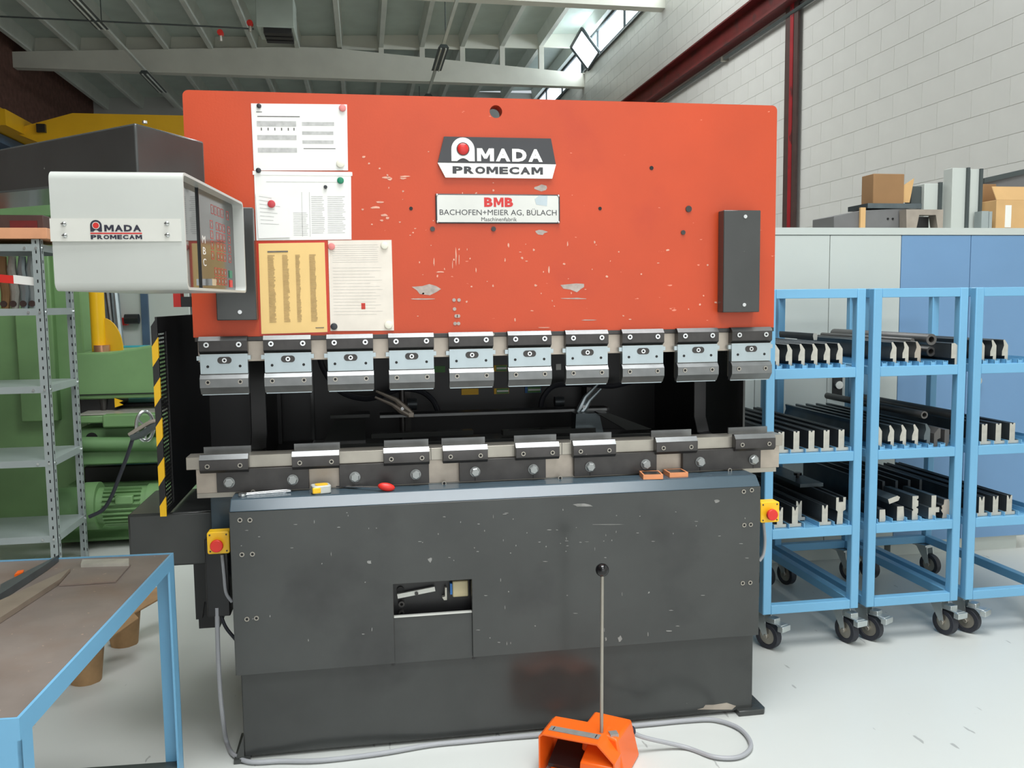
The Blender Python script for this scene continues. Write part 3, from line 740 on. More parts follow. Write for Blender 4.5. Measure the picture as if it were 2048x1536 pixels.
# emblem: white arch with red dome, then lettering
ec, ez, er = 1.1295, 1.977, .0385
arch = [(ec-er, 1.939), (ec-er*.52, 1.939)]+[(ec-er*.52+er*1.04*i/6, 1.939+.010*math.sin(math.pi*i/6)) for i in range(1, 6)]+[(ec+er*.52, 1.939), (ec+er, 1.939)]+[(ec+er*math.cos(math.pi*i/14), ez+er*math.sin(math.pi*i/14)) for i in range(15)]
MB().prism(arch, 1, -.013, -.010).build('emblem', m_white, sg)
MB().cyl((ec, -.0145, ez+.001), (ec, -.012, ez+.001), .0215, 24).build('emblem_ring', m_sgn, sg)
MB().sphere((0, 0, 0), .0195, 20, 12, 1).xf(Matrix.Translation((ec, -.013, ez+.001)) @ Matrix.Diagonal((1, .35, 1, 1))).build('emblem_dome', m_sred, sg)
block_fit(MB(), 'MADA', 1.176, 1.398, 1.940, 1.982, -.0105).build('lettering', m_white, sg)
block_fit(MB(), 'PROMECAM', 1.094, 1.398, 1.8985, 1.9225, -.0112).build('lettering', m_sgn, sg)
# dealer's plate
dp = MB().box(1.036, 1.457, -.006, 0, 1.7365, 1.8335).build('dealer_plate', m_sgn, ram, .002)
MB().box(1.041, 1.452, -.0072, -.005, 1.7405, 1.8295).build('plate_face', m_alu, dp)
block_fit(MB(), 'BMB', 1.198, 1.296, 1.791, 1.822, -.0073).build('lettering', m_sred, dp)
text_fit(MB(), 'BACHOFEN+MEIER AG, B\u00dcLACH', 1.049, 1.445, 1.761, 1.786, -.0073).build('lettering', m_sgn, dp)
text_fit(MB(), 'Maschinenfabrik', 1.188, 1.308, 1.744, 1.757, -.0073).build('lettering', m_sgn, dp)
for x in (1.041, 1.452):
    for z in (1.741, 1.829): MB().sphere((x, -.0075, z), .0045, 10, 6).build('rivet', m_chr, dp)
MB().prism([(1.375, 1.800), (1.412, 1.795), (1.414, 1.829), (1.385, 1.830), (1.370, 1.818)], 1, -.0078, -.007).build('adhesive_trace', m_plate, dp)
# --- steel bar under the ram, with its clamps
rb = MB().box(.262, 2.232, .004, .055, 1.292, 1.358).build('ram_bar', m_steel_w, PB, .001)
MB().box(.255, 2.238, -.004, .055, 1.3585, 1.3722).build('top_strip', m_burn, rb, .001)
for x in (1.196, 1.222, .275, 2.225): MB().cyl((x, -.007, 1.3655), (x, -.003, 1.3655), .005, 10).build('small_screw', m_steel, rb)
ZU = 1.349
JU = [(.003, .0255), (-.016, .0255), (-.030, .0125), (-.030, -.0200), (-.013, -.0300), (.003, -.0300)]
PLT = [(.003, -.0305), (-.022, -.0305), (-.022, -.0935), (.003, -.0935)]
JL = [(.003, -.0945), (-.020, -.0955), (-.032, -.1090), (-.032, -.1370), (-.012, -.1600), (.003, -.1600)]
CXW = .075
me_ju = MB().prism(JU, 0, -CXW, CXW).mesh('upper_jaw', m_burn)
me_jt = MB().hull8([(-CXW, -.0306, .0128), (CXW, -.0306, .0128), (CXW, -.0166, .0262), (-CXW, -.0166, .0262)], [(-CXW, -.0298, .0120), (CXW, -.0298, .0120), (CXW, -.0158, .0254), (-CXW, -.0158, .0254)]).mesh('lit_bevel_face', m_jaw)  # lighter steel paints the overhead light onto the jaw's bevel
me_pl = MB().prism(PLT, 0, -CXW+.002, CXW-.001).mesh('clamp_plate', m_plate)
me_jl = MB().prism(JL, 0, -CXW, CXW).mesh('lower_jaw', m_jaw)
me_lip = MB().box(-CXW+.003, CXW-.003, -.010, -.002, -.1630, -.1598).mesh('blade_lip', m_plate)
me_bk = MB().box(-CXW+.004, CXW-.004, -.012, .02, -.150, .01).mesh('clamp_core', m_steel)
me_nub = MB().box(-CXW-.009, -CXW+.003, -.018, -.004, -.050, -.036).box(CXW-.003, CXW+.008, -.018, -.004, -.050, -.036).mesh('side_pin', m_plate)
me_scr = MB().cyl((0, .002, 0), (0, -.006, 0), .0085, 18).mat(1).cyl((0, -.0055, 0), (0, -.0068, 0), .0042, 6).mesh('cap_screw', [m_chr, m_hole])
me_scr2 = MB().ring((0, .001, 0), (0, -.003, 0), .0075, .0045, 16).mat(1).cyl((0, 0, 0), (0, -.0012, 0), .0046, 10).mesh('socket_screw', [m_steel, m_hole])
me_hol = MB().cyl((0, .001, 0), (0, -.0012, 0), .0045, 12).mesh('plate_hole', m_hole)
ov = [((.011 if math.cos(t) > 0 else -.011)+.011*math.cos(t), .011*math.sin(t)) for t in [2*math.pi*(i+.5)/24 for i in range(24)]]
me_slot = MB().prism(ov, 1, -.002, .002).mat(1).cyl((0, -.002, 0), (0, -.004, 0), .0075, 14).mat(2).cyl((0, -.0035, 0), (0, -.0045, 0), .004, 6).mesh('slot_bolt', [m_burn, m_chr, m_hole])
for i in range(10):
    cx = .3446+.2*i
    ck = inst('tool_clamp', me_bk, (cx, 0, ZU), PB)
    inst('upper_jaw', me_ju, (cx, 0, ZU), ck); inst('lit_bevel_face', me_jt, (cx, 0, ZU), ck)
    inst('clamp_plate', me_pl, (cx, 0, ZU), ck); inst('lower_jaw', me_jl, (cx, 0, ZU), ck); inst('blade_lip', me_lip, (cx, 0, ZU), ck); inst('side_pin', me_nub, (cx, 0, ZU), ck)
    for s in (-.05, .05):
        inst('cap_screw', me_scr, (cx+s, -.030, ZU), ck)
        inst('plate_hole', me_hol, (cx+s, -.022, ZU-.070), ck)
        inst('socket_screw', me_scr2, (cx+s, -.032, ZU-.120), ck)
    inst('slot_bolt', me_slot, (cx+random.uniform(-.003, .003), -.022, ZU-.0505), ck)
# --- lower table: upper die rail, lower bar, black clamping bars with hex bolts, die clamps
xa, xb = atY(372, 930, -.03).x, atY(1566, 880, -.03).x
dr = MB().box(xa, xb, -.028, .05, .9475, .988).build('die_rail', m_steel, PB, .001)
for px in (862, 1124): MB().box(on(px, 905, -.03).x-.0008, on(px, 905, -.03).x+.0008, -.0288, -.02, .948, .9882).build('joint', m_hole, dr)
MB().box(xa+.028, xb-.010, -.022, .05, .868, .9472).build('die_bar', m_steel_w, PB, .001)
lb = MB().box(xa+.028, xb-.02, -.02, .10, .852, .8675).build('bed_rail', m_steel, PB)
m_hexb = M('zinc_hex_bolt', (150, 153, 152), .34, .55, var=.05)
me_hex = MB().cyl((0, .001, 0), (0, -.004, 0), .0175, 20).cyl((0, -.004, 0), (0, -.015, 0), .0160, 6).cyl((0, -.015, 0), (0, -.0185, 0), .0160, 6, .0125).mesh('hex_bolt', m_hexb)
for k, (a, b) in enumerate(((432, 617), (678, 858), (919, 1092), (1149, 1314), (1366, 1522))):
    pa = on(a, 945, -.045).x; pb_ = on(b, 935, -.045).x
    cb = MB().box(pa, pb_, -.042, -.022, .872, .9460).build('clamping_bar', m_burn, PB, .001)
    for j in (2*k, 2*k+1):
        bx_ = .3488+.2*j
        inst('hex_bolt', me_hex, (bx_, -.042, .9043), cb, (0, random.uniform(0, 1), 0))
        if k > 1: MB().box(bx_-.001, bx_+.001, -.0428, -.04, .872, .888).build('slit', m_hole, cb)
for k, (a, b, c, d) in enumerate(((397, 491, 407, 497), (583, 676, 588, 680), (767, 857, 768, 857), (886, 977, 883, 973), (1032, 1122, 1028, 1112), (1147, 1233, 1140, 1222), (1313, 1396, 1302, 1381), (1471, 1550, 1456, 1530))):
    pa = on(a, 905, -.06).x; pb_ = pa+.151
    dc = MB().prism([(-.028, .9965), (-.0450, .9965), (-.0590, .9820), (-.0605, .9790), (-.0605, .948), (-.050, .938), (-.028, .938)], 0, pa, pb_).build('die_clamp', m_burn, PB, .001)
    MB().hull8([(pa, -.0598, .9824), (pb_, -.0598, .9824), (pb_, -.0456, .9972), (pa, -.0456, .9972)], [(pa, -.0588, .9816), (pb_, -.0588, .9816), (pb_, -.0446, .9964), (pa, -.0446, .9964)]).build('lit_bevel_face', m_jaw, dc)  # thin lighter slab, overhead light put into the bevel's colour
    pc = on(c, 885, .03).x
    MB().box(pc, pc+.150, .028, .036, .985, 1.011).build('back_blade', m_jaw, dc)
    for s in (.025, .126): inst('socket_screw', me_scr2, (pa+s, -.0605, .962), dc)
# --- front cover with chamfered top and cut-out
FY = -.16; X0, X1 = .3615, 2.1225; ZC = .832
cv = MB().prism([(X0, .305), (.862, .305), (.862, .570), (1.118, .570), (1.118, .305), (X1, .305), (X1, ZC), (X0, ZC)], 1, FY, FY+.02)
cv.box(X0, X0+.015, FY+.02, .0, .305, ZC).box(X1-.015, X1, FY+.02, .0, .305, ZC)
cov = cv.build('front_cover', m_char, PB, .0015)
ch = MB().prism([(FY, ZC), (FY+.038, ZC+.034), (.06, ZC+.034), (.06, ZC+.02), (FY+.04, ZC+.018), (FY+.02, ZC)], 0, X0, X1).build('cover_ledge', m_blue_dk, cov, .004, seg=3)  # bluish skylight reflection painted into the ledge colour
for px, py in ((480, 1040), (500, 1040), (484, 1109), (505, 1108), (494, 1238), (513, 1236), (1487, 983), (1503, 980), (1488, 1050), (1501, 1049), (1485, 1166), (1500, 1165)):
    p = on(px, py, FY); inst('cover_screw', me_scr2, (p.x, FY, p.z), cov)
for px, py in ((505, 986), (889, 966), (1122, 957), (1463, 937)):
    p = on(px, py, -.06); inst('ledge_screw', me_scr2, (p.x, -.045, .870), cov)
itc = [(random.gauss(1000, 280), random.uniform(1025, 1300), *random.choice(((2, 6), (7, 2), (3, 3), (10, 1.5), (1.5, 9)))) for _ in range(55)]
itc += [(random.uniform(480, 1500), random.uniform(1018, 1120), *random.choice(((2, 4), (6, 2), (3, 2), (9, 1.5)))) for _ in range(40)]
itc += [(1434, 1002, 12, 9), (1165, 1010, 50, 8), (738, 1124, 12, 9), (860, 1120, 10, 12), (1240, 1278, 9, 14), (1212, 1278, 4, 10), (1215, 1049, 76, 2), (1337, 1262, 16, 3), (1296, 1268, 3, 12)]
itc = [q for q in itc if 470 < q[0] < 1510 and not (775 < q[0] < 955 and q[1] > 1145) and q[1] < 1300]
m_chip = M('paint_chip', (128, 128, 125), 0.5, var=0.3, scale=40)
tag(scuffs(cov, FY, itc, m_chip, 'paint_chip'), kind='stuff')
# what shows in the cut-out
rc = MB().box(.85, 1.13, FY+.075, FY+.085, .29, .59).build('recess_back', m_blk, cov)
MB().box(.85, .8615, FY+.02, FY+.08, .29, .59).box(1.1185, 1.13, FY+.02, FY+.08, .29, .59).box(.8615, 1.1185, FY+.02, FY+.08, .575, .59).build('recess_side', m_blk, cov)
MB().box(.8625, 1.1175, FY+.012, FY+.018, .30, .458).build('step_plate', m_char, cov)
MB().box(.8625, 1.1175, FY+.008, FY+.020, .455, .460).build('bright_edge', m_alu, cov)
def bar2(px0, py0, px1, py1, t, y, d):
    a = on(px0, py0, y); b = on(px1, py1, y); n = Vector((-(b.z-a.z), 0, b.x-a.x)).normalized()*t
    return MB().hull8([a+n, b+n, b-n, a-n], [p+Vector((0, d, 0)) for p in (a+n, b+n, b-n, a-n)])
lk = bar2(795, 1193, 870, 1178, .0075, FY+.055, .012).build('link_bar', m_alu, cov)
p = on(833, 1187, FY+.052); MB().cyl((p.x, p.y-.003, p.z), (p.x, p.y+.01, p.z), .006, 12).build('pivot', m_burn, lk)
p0 = on(905, 1163, FY+.05); p1 = on(937, 1193, FY+.05)
vb = MB().box(p0.x, p1.x, FY+.05, FY+.075, p1.z, p0.z).build('valve_body', M('valve_cream', (196, 184, 146), .4), cov, .004)
MB().box(p0.x-.008, p0.x-.001, FY+.052, FY+.072, p1.z+.01, p0.z-.008).build('valve_seal', m_lblue, vb)
p0 = on(884, 1176, FY+.05); p1 = on(894, 1200, FY+.05)
MB().prism([(p0.x, p1.z+.01), (p0.x+.006, p1.z), (p1.x, p1.z), (p1.x, p0.z), (p1.x-.006, p0.z), (p1.x-.006, p1.z+.012)], 1, FY+.05, FY+.07).build('lever_clip', m_tool_e, cov)
for px, py in ((803, 1208), (803, 1226)):
    p = on(px, py, FY+.06); MB().ring((p.x, p.y-.004, p.z), (p.x, p.y+.015, p.z), .010, .005, 16).build('cap_nut', m_burn, cov)
p = on(801, 1180, FY+.07); MB().cyl((p.x, p.y-.002, p.z), (p.x, p.y+.004, p.z), .012, 16).build('bore', m_hole, cov)
# --- plinth and foot plates
PX0, PX1, PY = on(485, 1430, -.115).x, on(1506, 1340, -.115).x, -.112
pn = MB().box(PX0, PX1, PY, .9, .012, .31).build('plinth', m_char, PB, .003)
pa = on(1400, 1413, PY); pc = on(1475, 1403, PY)
MB().prism([(pa.x-.01, .03), (pa.x+.12, .018), (pa.x+.135, .030), (pa.x+.10, .045), (pa.x+.05, .042), (pa.x+.02, .044), (pa.x+.012, .034)], 1, PY-.0008, PY+.002).build('bare_patch', m_steel_w, pn)
MB().prism([(PX0-.03, -.135), (PX0+.02, -.135), (PX0+.02, .05), (PX0-.03, .05)], 2, 0, .014).prism([(PX0-.03, 0.0), (PX0+.002, 0.0), (PX0+.002, .09)], 1, -.128, -.116).build('foot_plate', m_char, PB)
MB().prism([(PX1-.06, -.135), (PX1+.035, -.135), (PX1+.045, -.12), (PX1+.045, .04), (PX1-.06, .04)], 2, 0, .02).build('foot_plate', m_char, PB, .003)
# --- side frames (C shaped), rear box, inner bulkheads
def cframe(x0, x1):
    thr = [(.50-.0, 1.30)]
    pts = [(.05, .31), (1.15, .31), (1.15, 2.02), (.08, 2.02), (.08, 1.36), (.30, 1.36), (.42, 1.33), (.48, 1.27), (.50, 1.18), (.50, .99), (.46, .93), (.05, .90)]
    return MB().prism(pts, 0, x0, x1)
cframe(.355, .415).build('side_frame', m_blk, PB, .003)
cframe(2.135, 2.19).build('side_frame', m_blk, PB, .003)
MB().box(.415, 2.135, 1.00, 1.03, .5, 2.0).build('rear_sheet', m_blk, PB)
MB().box(.27, .352, .06, 1.1, .56, .86).build('frame_leg', m_blue_dk, PB, .003)
MB().box(.10, .43, .92, .95, .60, on(370, 617, .92).z).build('rear_guard', m_blk, PB)
MB().box(.415, 2.135, .02, .98, .86, .875).build('bed_top', m_blk, PB)
MB().box(.415, 2.135, .07, .95, 1.36, 1.38).build('ram_back', m_blk, PB)
MB().box(.44, 2.12, .075, .10, 1.38, 2.05).build('ram_stiffener', m_blk, PB)
for px in (622, ):
    q = on(px, 800, .98); MB().box(q.x, q.x+.012, .97, .995, .88, 1.36).build('sheet_seam', m_char, PB)
q = on(1165, 800, .98); MB().box(q.x, q.x+.02, .9, .995, .88, 1.36).build('guide_post', m_burn, PB)
q = on(806, 800, .98); MB().box(q.x, q.x+.03, .9, .995, .88, 1.36).build('guide_post', m_burn, PB)
# side guards
gx, gy0, gy1, gz0, gz1 = .135, .02, .90, .79, 1.44
MB().box(gx-.004, gx+.004, gy0+.12, gy1, gz0, gz1).box(gx-.004, gx+.004, gy0, gy0+.12, gz1-.05, gz1).box(gx-.004, gx+.004, gy0, gy0+.12, gz0, gz0+.02).build('side_guard', m_blk, PB)
sgd = [o for o in PB.children if o.name.startswith('side_guard')][0]
ms = MB()
n = 44
for i in range(n+1):
    z = gz0+.02+(gz1-.07-gz0-.0)*i/n; ms.box(gx-.0006, gx+.0006, gy0+.012, gy0+.122, z-.0035, z+.0035)
for j in range(6):
    y = gy0+.02+.10*j/5; ms.box(gx-.0003, gx+.0003, y-.0035, y+.0035, gz0+.02, gz1-.05)
tag(ms.build('guard_mesh', m_blk, sgd), kind='stuff')
L_ = gz1-gz0
for k in range(10):
    za = gz0+L_*k/10; zb2 = gz0+L_*(k+1)/10
    MB().prism([(gx-.016, za-.03 if k else za), (gx+.004, za), (gx+.004, zb2), (gx-.016, zb2-.03)], 1, gy0-.006, gy0+.004).build('warning_stripe', m_yel if k % 2 == 0 else m_blk, sgd)
MB().box(2.262, 2.270, .30, .95, .86, 1.36).build('side_guard', m_char, PB)
p0 = on(346, 588, .3); p1 = on(362, 614, .3)
MB().box(p0.x, p1.x, .3, .36, p1.z, p0.z+.1).build('red_bracket', m_redb, PB)
MB().box(p1.x+.001, p1.x+.035, .3, .36, p1.z, p0.z-.01).build('black_bracket', m_blk, PB)
# dark cross box on the left with foot
q0 = on(255, 1030, .10); q1 = on(255, 1138, .10)
MB().box(-.005, .27, .10, .50, q1.z, q0.z).build('side_tank', m_char, PB, .008)
MB().box(.20, .27, .14, .30, .36, .60).build('tank_bracket', m_blk, PB)
MB().prism([(.195, .60), (.27, .60), (.27, .48), (.225, .46), (.215, .40), (.195, .40)], 1, .12, .14).build('bracket_claw', m_blk, PB)
MB().box(.262, .335, -.04, .02, .46, .72).build('switch_post', m_blk, PB, .004)
# back gauge
bgY = .62
p0 = on(760, 834, bgY); p1 = on(1218, 823, bgY)
gb = MB().box(p0.x, p1.x, bgY, bgY+.08, p0.z-.004, p0.z+.008).build('gauge_bar', m_blk, PB)
MB().box(p0.x, p1.x-.01, bgY-.003, bgY, p0.z-.004, p0.z+.006).build('gauge_edge', m_jaw, gb)
for a, b, yy in ((660, 740, 835), ):
    q0 = on(a, yy, bgY+.02); q1 = on(b, yy, bgY+.02); MB().box(q0.x, q1.x, bgY-.0, bgY+.10, q0.z-.004, q0.z+.012).build('gauge_finger', m_char, gb, .002)
    MB().hull8([(q0.x-.02, .50, q0.z-.075), (q1.x-.02, .50, q0.z-.075), (q1.x-.02, .62, q0.z-.01), (q0.x+.02, .62, q0.z-.01)], [(q0.x-.02, .50, q0.z-.085), (q1.x-.02, .50, q0.z-.085), (q1.x-.02, .62, q0.z-.02), (q0.x+.02, .62, q0.z-.02)]).build('sloped_plate', m_char, gb)
for a, b, ya in ((742, 947, 872), (1006, 1192, 866)):
    q0 = on(a, ya, .48); q1 = on(b, ya, .48); MB().box(q0.x, q1.x, .48, .53, q0.z-.012, q0.z+.008).build('slide_rail', m_char, PB, .002)
q0 = on(622, 880, .46); q1 = on(1310, 858, .46); MB().box(q0.x, q1.x, .46, .60, .90, .935).build('gauge_carriage', m_char, PB, .002)
q0 = on(1150, 828, .52); q1 = on(1208, 870, .52)
MB().hull8([(q0.x, .52, q1.z), (q1.x, .52, q1.z), (q1.x-.02, .52, q0.z), (q0.x+.005, .52, q0.z)], [(q0.x, .60, q1.z), (q1.x, .60, q1.z), (q1.x-.02, .60, q0.z), (q0.x+.005, .60, q0.z)]).build('gauge_stop', m_tool_b, PB)
MB().hull8([(q1.x-.03, .50, q0.z-.0), (q1.x+.09, .50, q1.z+.02), (q1.x+.20, .50, q1.z+.02), (q1.x+.02, .50, q0.z+.0)], [(q1.x-.03, .58, q0.z-.0), (q1.x+.09, .58, q1.z+.02), (q1.x+.20, .58, q1.z+.02), (q1.x+.02, .58, q0.z+.0)]).build('sloped_plate', m_char, PB)
q = on(806, 850, .66); MB().cyl((q.x, .7, .93), (q.x, .7, 1.35), .012, 10).build('lift_rod', m_burn, PB)
q = on(824, 808, .75); MB().cyl((q.x-.02, .75, q.z), (q.x+.02, .75, q.z), .025, 12).build('rod_end', m_tool, PB)
q = on(1118, 803, .75); MB().cyl((q.x-.02, .75, q.z), (q.x+.02, .75, q.z), .022, 12).build('rod_end', m_tool, PB)
for pts in (((636, 700), (648, 740), (680, 782), (725, 797), (760, 792), (800, 778), (840, 782), (865, 800), (876, 822)), ((1080, 826), (1086, 795), (1108, 772), (1150, 768), (1190, 770), (1225, 772), (1262, 764))):
    MB().tube(curve([on(a, b, .85) for a, b in pts], 5), .012, 8).build('hydraulic_hose', m_rub, PB)
for a, b, c, d, mm in ((923, 777, 957, 790, (m_gold,)), (988, 776, 1018, 788, (m_gold, m_lgreen, m_white)), (1050, 773, 1082, 786, (m_lblue, m_lgreen, m_white)), (988, 730, 1014, 743, (m_gold, m_lgreen, m_white)), (868, 732, 890, 745, (m_lgreen,)), (1112, 728, 1122, 740, (m_white,))):
    q0 = on(a, d, .995); q1 = on(c, b, .995); W = q1.x-q0.x; H = q1.z-q0.z
    st = MB().box(q0.x, q1.x, .994, 1.0, q0.z, q1.z).build('sticker', mm[0], PB)
    if len(mm) > 1:
        MB().box(q0.x+W*.16, q1.x-W*.03, .9935, .999, q0.z+H*.03, q1.z-H*.03).build('sticker_field', mm[1], st)
        MB().box(q0.x+W*.2, q1.x-W*.03, .993, .998, q0.z+H*.35, q1.z-H*.35).build('sticker_bar', mm[2], st)
# emergency stop boxes at both sides of the cover
def estop(px0, py0, px1, py1, y):
    a = on(px0, py1, y); b = on(px1, py0, y); cx, cz = (a.x+b.x)/2, (a.z+b.z)/2
    e = MB().prism(rrect(a.x, b.x, a.z, b.z, .006, 3), 1, y, y+.045).build('stop_box', m_yel_e, PB, .002)
    MB().cyl((cx-.002, y-.002, cz-.004), (cx-.002, y-.016, cz-.004), .013, 20).cyl((cx-.002, y-.016, cz-.004), (cx-.002, y-.028, cz-.004), .0205, 24, .0195).build('mushroom_button', m_redb, e, .002)
    for dx in (.009, ):
        for sx in (a.x+dx, b.x-dx):
            for sz in (a.z+dx, b.z-dx): MB().cyl((sx, y-.0015, sz), (sx, y+.002, sz), .0028, 8).build('box_screw', m_burn, e)
estop(415, 1063, 458, 1109, -.09)
estop(1521, 1003, 1559, 1046, -.09)
MB().tube(curve([on(a, b, -.05) for a, b in ((444, 1109), (448, 1150), (452, 1185), (464, 1204))], 6), .0055, 8).build('stop_cable', m_cable, PB)
MB().tube(curve([on(a, b, -.05) for a, b in ((1527, 1046), (1530, 1080), (1527, 1108), (1519, 1122))], 6), .0055, 8).build('stop_cable', m_cable, PB)
MB().tube(curve([on(a, b, -.02) for a, b in ((436, 1200), (442, 1230), (452, 1255), (472, 1280))], 6), .006, 8).build('black_cable', m_rub, PB)

# ================================================================== CONTROL UNIT AND ITS ARM
AC, AA, ABk = Vector((.241, -.584)), Vector((-.2, -.242)), Vector((.364, -.336))
dA = (AA-AC)*2.3
q = [AC, AC+dA, AC+dA+(ABk-AC), ABk]
arm = T('support_boom', 'charcoal box-section boom reaching in above the grey control unit', 'boom', (q[1].x, q[1].y, 0))
zt = [1.932, 1.90, 1.90, 1.932]; zb3 = [1.792, 1.805, 1.805, 1.792]
MB().hull8([(p.x, p.y, z) for p, z in zip(q, zb3)][::-1], [(p.x, p.y, z) for p, z in zip(q, zt)][::-1]).build('arm_box', m_char, arm, .006)
MB().cyl((q[1].x-.02, q[1].y+.15, 0), (q[1].x-.02, q[1].y+.15, 1.82), .07, 20).build('post', m_char, arm)
MB().cyl((.262, -.575, 1.932), (.262, -.575, 1.938), .006, 10).build('screw', m_chr, arm)
MB().cyl((.30, -.45, 1.764), (.30, -.45, 1.80), .035, 18).build('swivel', m_blk, arm)
CU = T('control_unit', 'light grey press control unit with dark keypad screen hanging on the arm', 'control panel', (.30, -.63, 1.51))
A_, B_, C_ = Vector((.142, -.930)), Vector((.414, -.936)), Vector((.463, -.337))
wv = (B_-A_); uv = (C_-B_); ul = uv.length; uh = uv.normalized(); wl = wv.length; wh = wv.normalized()
zc0, zc1 = 1.509, 1.763
def cpt(uu, ww, z): p = A_+uh*uu+wh*ww; return (p.x, p.y, z)
out = rrect(0, ul, zc0, zc1, .018, 5); inn = rrect(.006, ul-.006, zc0+.006, zc1-.006, .013, 5)
n = len(out); mb = MB()
def loop(P, ww): return [cpt(a, ww, b) for a, b in P]
vs = loop(out, 0)+loop(out, wl)+loop(inn, wl)+loop(inn, wl-.03)
fs = [tuple(range(n))]
for k in range(3):
    for i in range(n): j = (i+1) % n; fs.append((k*n+i, (k+1)*n+i, (k+1)*n+j, k*n+j))
mb.add(vs, fs); hs = mb.build('housing', m_house, CU)
# face: glass at the near end, keypad at the far end
f0 = wl-.029
def fquad(u0, u1, z0, z1, ww, dd): return MB().hull8([cpt(u0, ww, z0), cpt(u1, ww, z0), cpt(u1, ww, z1), cpt(u0, ww, z1)], [cpt(u0, ww+dd, z0), cpt(u1, ww+dd, z0), cpt(u1, ww+dd, z1), cpt(u0, ww+dd, z1)])
us = ul*.37
fquad(.006, us, zc0+.006, zc1-.006, f0-.004, .004).build('screen', m_glass, CU)
kp = fquad(us+.003, ul-.006, zc0+.006, zc1-.006, f0-.004, .005).build('keypad', m_kp, CU)
fquad(us, us+.003, zc0+.006, zc1-.006, f0-.004, .008).build('divider', m_blk, CU)
kk = MB(); kw = MB()
def keybox(u0, z0, w_, h_):
    t = .0022
    for (a, b, c, d) in ((u0, u0+w_, z0, z0+t), (u0, u0+w_, z0+h_-t, z0+h_), (u0, u0+t, z0, z0+h_), (u0+w_-t, u0+w_, z0, z0+h_)):
        v0 = fquad(a, b, c, d, f0+.0008, .0006); kk.add(v0.v, v0.f)
    v0 = fquad(u0+w_*.38, u0+w_*.62, z0+h_*.35, z0+h_*.65, f0+.0008, .0006); kw.add(v0.v, v0.f)
for r in range(4):
    for u0 in (.335, .395, .430, .465, .525): keybox(u0, 1.592+.026*r, .026, .021)
for r in range(2):
    for u0 in (.36, .395, .430, .465): keybox(u0, 1.528+.024*r, .026, .020)
for u0 in (.35, .385, .42, .455, .515): keybox(u0, 1.708, .026, .024)
kk.build('key_outlines', m_kred, kp); kw.build('key_legends', m_tag, kp)
fquad(.520, .550, 1.550, 1.570, f0+.001, .002).build('start_key', m_magg, kp)
fquad(.520, .550, 1.524, 1.544, f0+.001, .002).build('stop_key', m_redb, kp)
for s_, z in (('M', 1.628), ('B', 1.600), ('C', 1.572)):
    vs, fs = letters(s_); ax = max(v[0] for v in vs)
    MB().add([cpt(us+.028+v[0]/ax*.030, f0+.001+v[2]*.02, z+v[1]*.026) for v in vs], [f for f in fs]).build('lettering', m_white, kp)
fquad(us+.035, us+.075, 1.524, 1.540, f0+.001, .018).build('key_switch', m_chr, kp)
# label strip on the side that faces the camera
def lab(px0, py0, px1, py1, th):
    a = atY(px0, py1, -.9335); b = atY(px1, py0, -.9335); return a.x, b.x, a.z, b.z
x0, x1, z0, z1 = lab(103, 438, 363, 483, 0)
yl = -.9345
ls = MB().box(x0, x1-.001, yl-.004, yl+.004, z0, z1).build('label_strip', m_label, CU)
for px, py in ((128, 448), (130, 471), (334, 447), (335, 470)):
    p = atY(px, py, yl-.004); s_ = MB().sphere((p.x, yl-.004, p.z), .0055, 12, 8).build('slotted_screw', m_chr, ls)
    MB().box(p.x-.005, p.x+.005, yl-.0102, yl-.0085, p.z-.0008, p.z+.0008).build('slot', m_burn, s_)
def lt(s, px0, px1, pyt, pyb, mat, bold): 
    a = atY(px0, pyb, yl-.004); b = atY(px1, pyt, yl-.004)
    return block_fit(MB(), s, a.x, b.x, a.z, b.z, yl-.0043).build('lettering', mat, ls)
lt('MADA', 209, 282, 450, 463, m_navy, .035); lt('PROMECAM', 182, 284, 470, 478.5, m_navy, .03)
a = atY(181, 468, yl-.004); b = atY(284, 465.5, yl-.004); MB().box(a.x, b.x, yl-.0048, yl-.004, a.z, b.z).build('red_line', m_sred, ls)
a = atY(181, 463.5, yl-.004); b = atY(203, 440, yl-.004); ec = (a.x+b.x)/2; er = (b.x-a.x)/2; ez = b.z-er
arch = [(ec-er, a.z), (ec-er*.5, a.z)]+[(ec-er*.5+er*i/6, a.z+.004*math.sin(math.pi*i/6)) for i in range(1, 6)]+[(ec+er*.5, a.z), (ec+er, a.z)]+[(ec+er*math.cos(math.pi*i/12), ez+er*math.sin(math.pi*i/12)) for i in range(13)]
MB().prism(arch, 1, yl-.0048, yl-.004).build('emblem', m_navy, ls)
MB().cyl((ec, yl-.0052, ez), (ec, yl-.004, ez), er*.66, 20).build('emblem_ring', m_label, ls)
MB().cyl((ec, yl-.0056, ez), (ec, yl-.004, ez), er*.54, 20).build('emblem_dot', m_sred, ls)

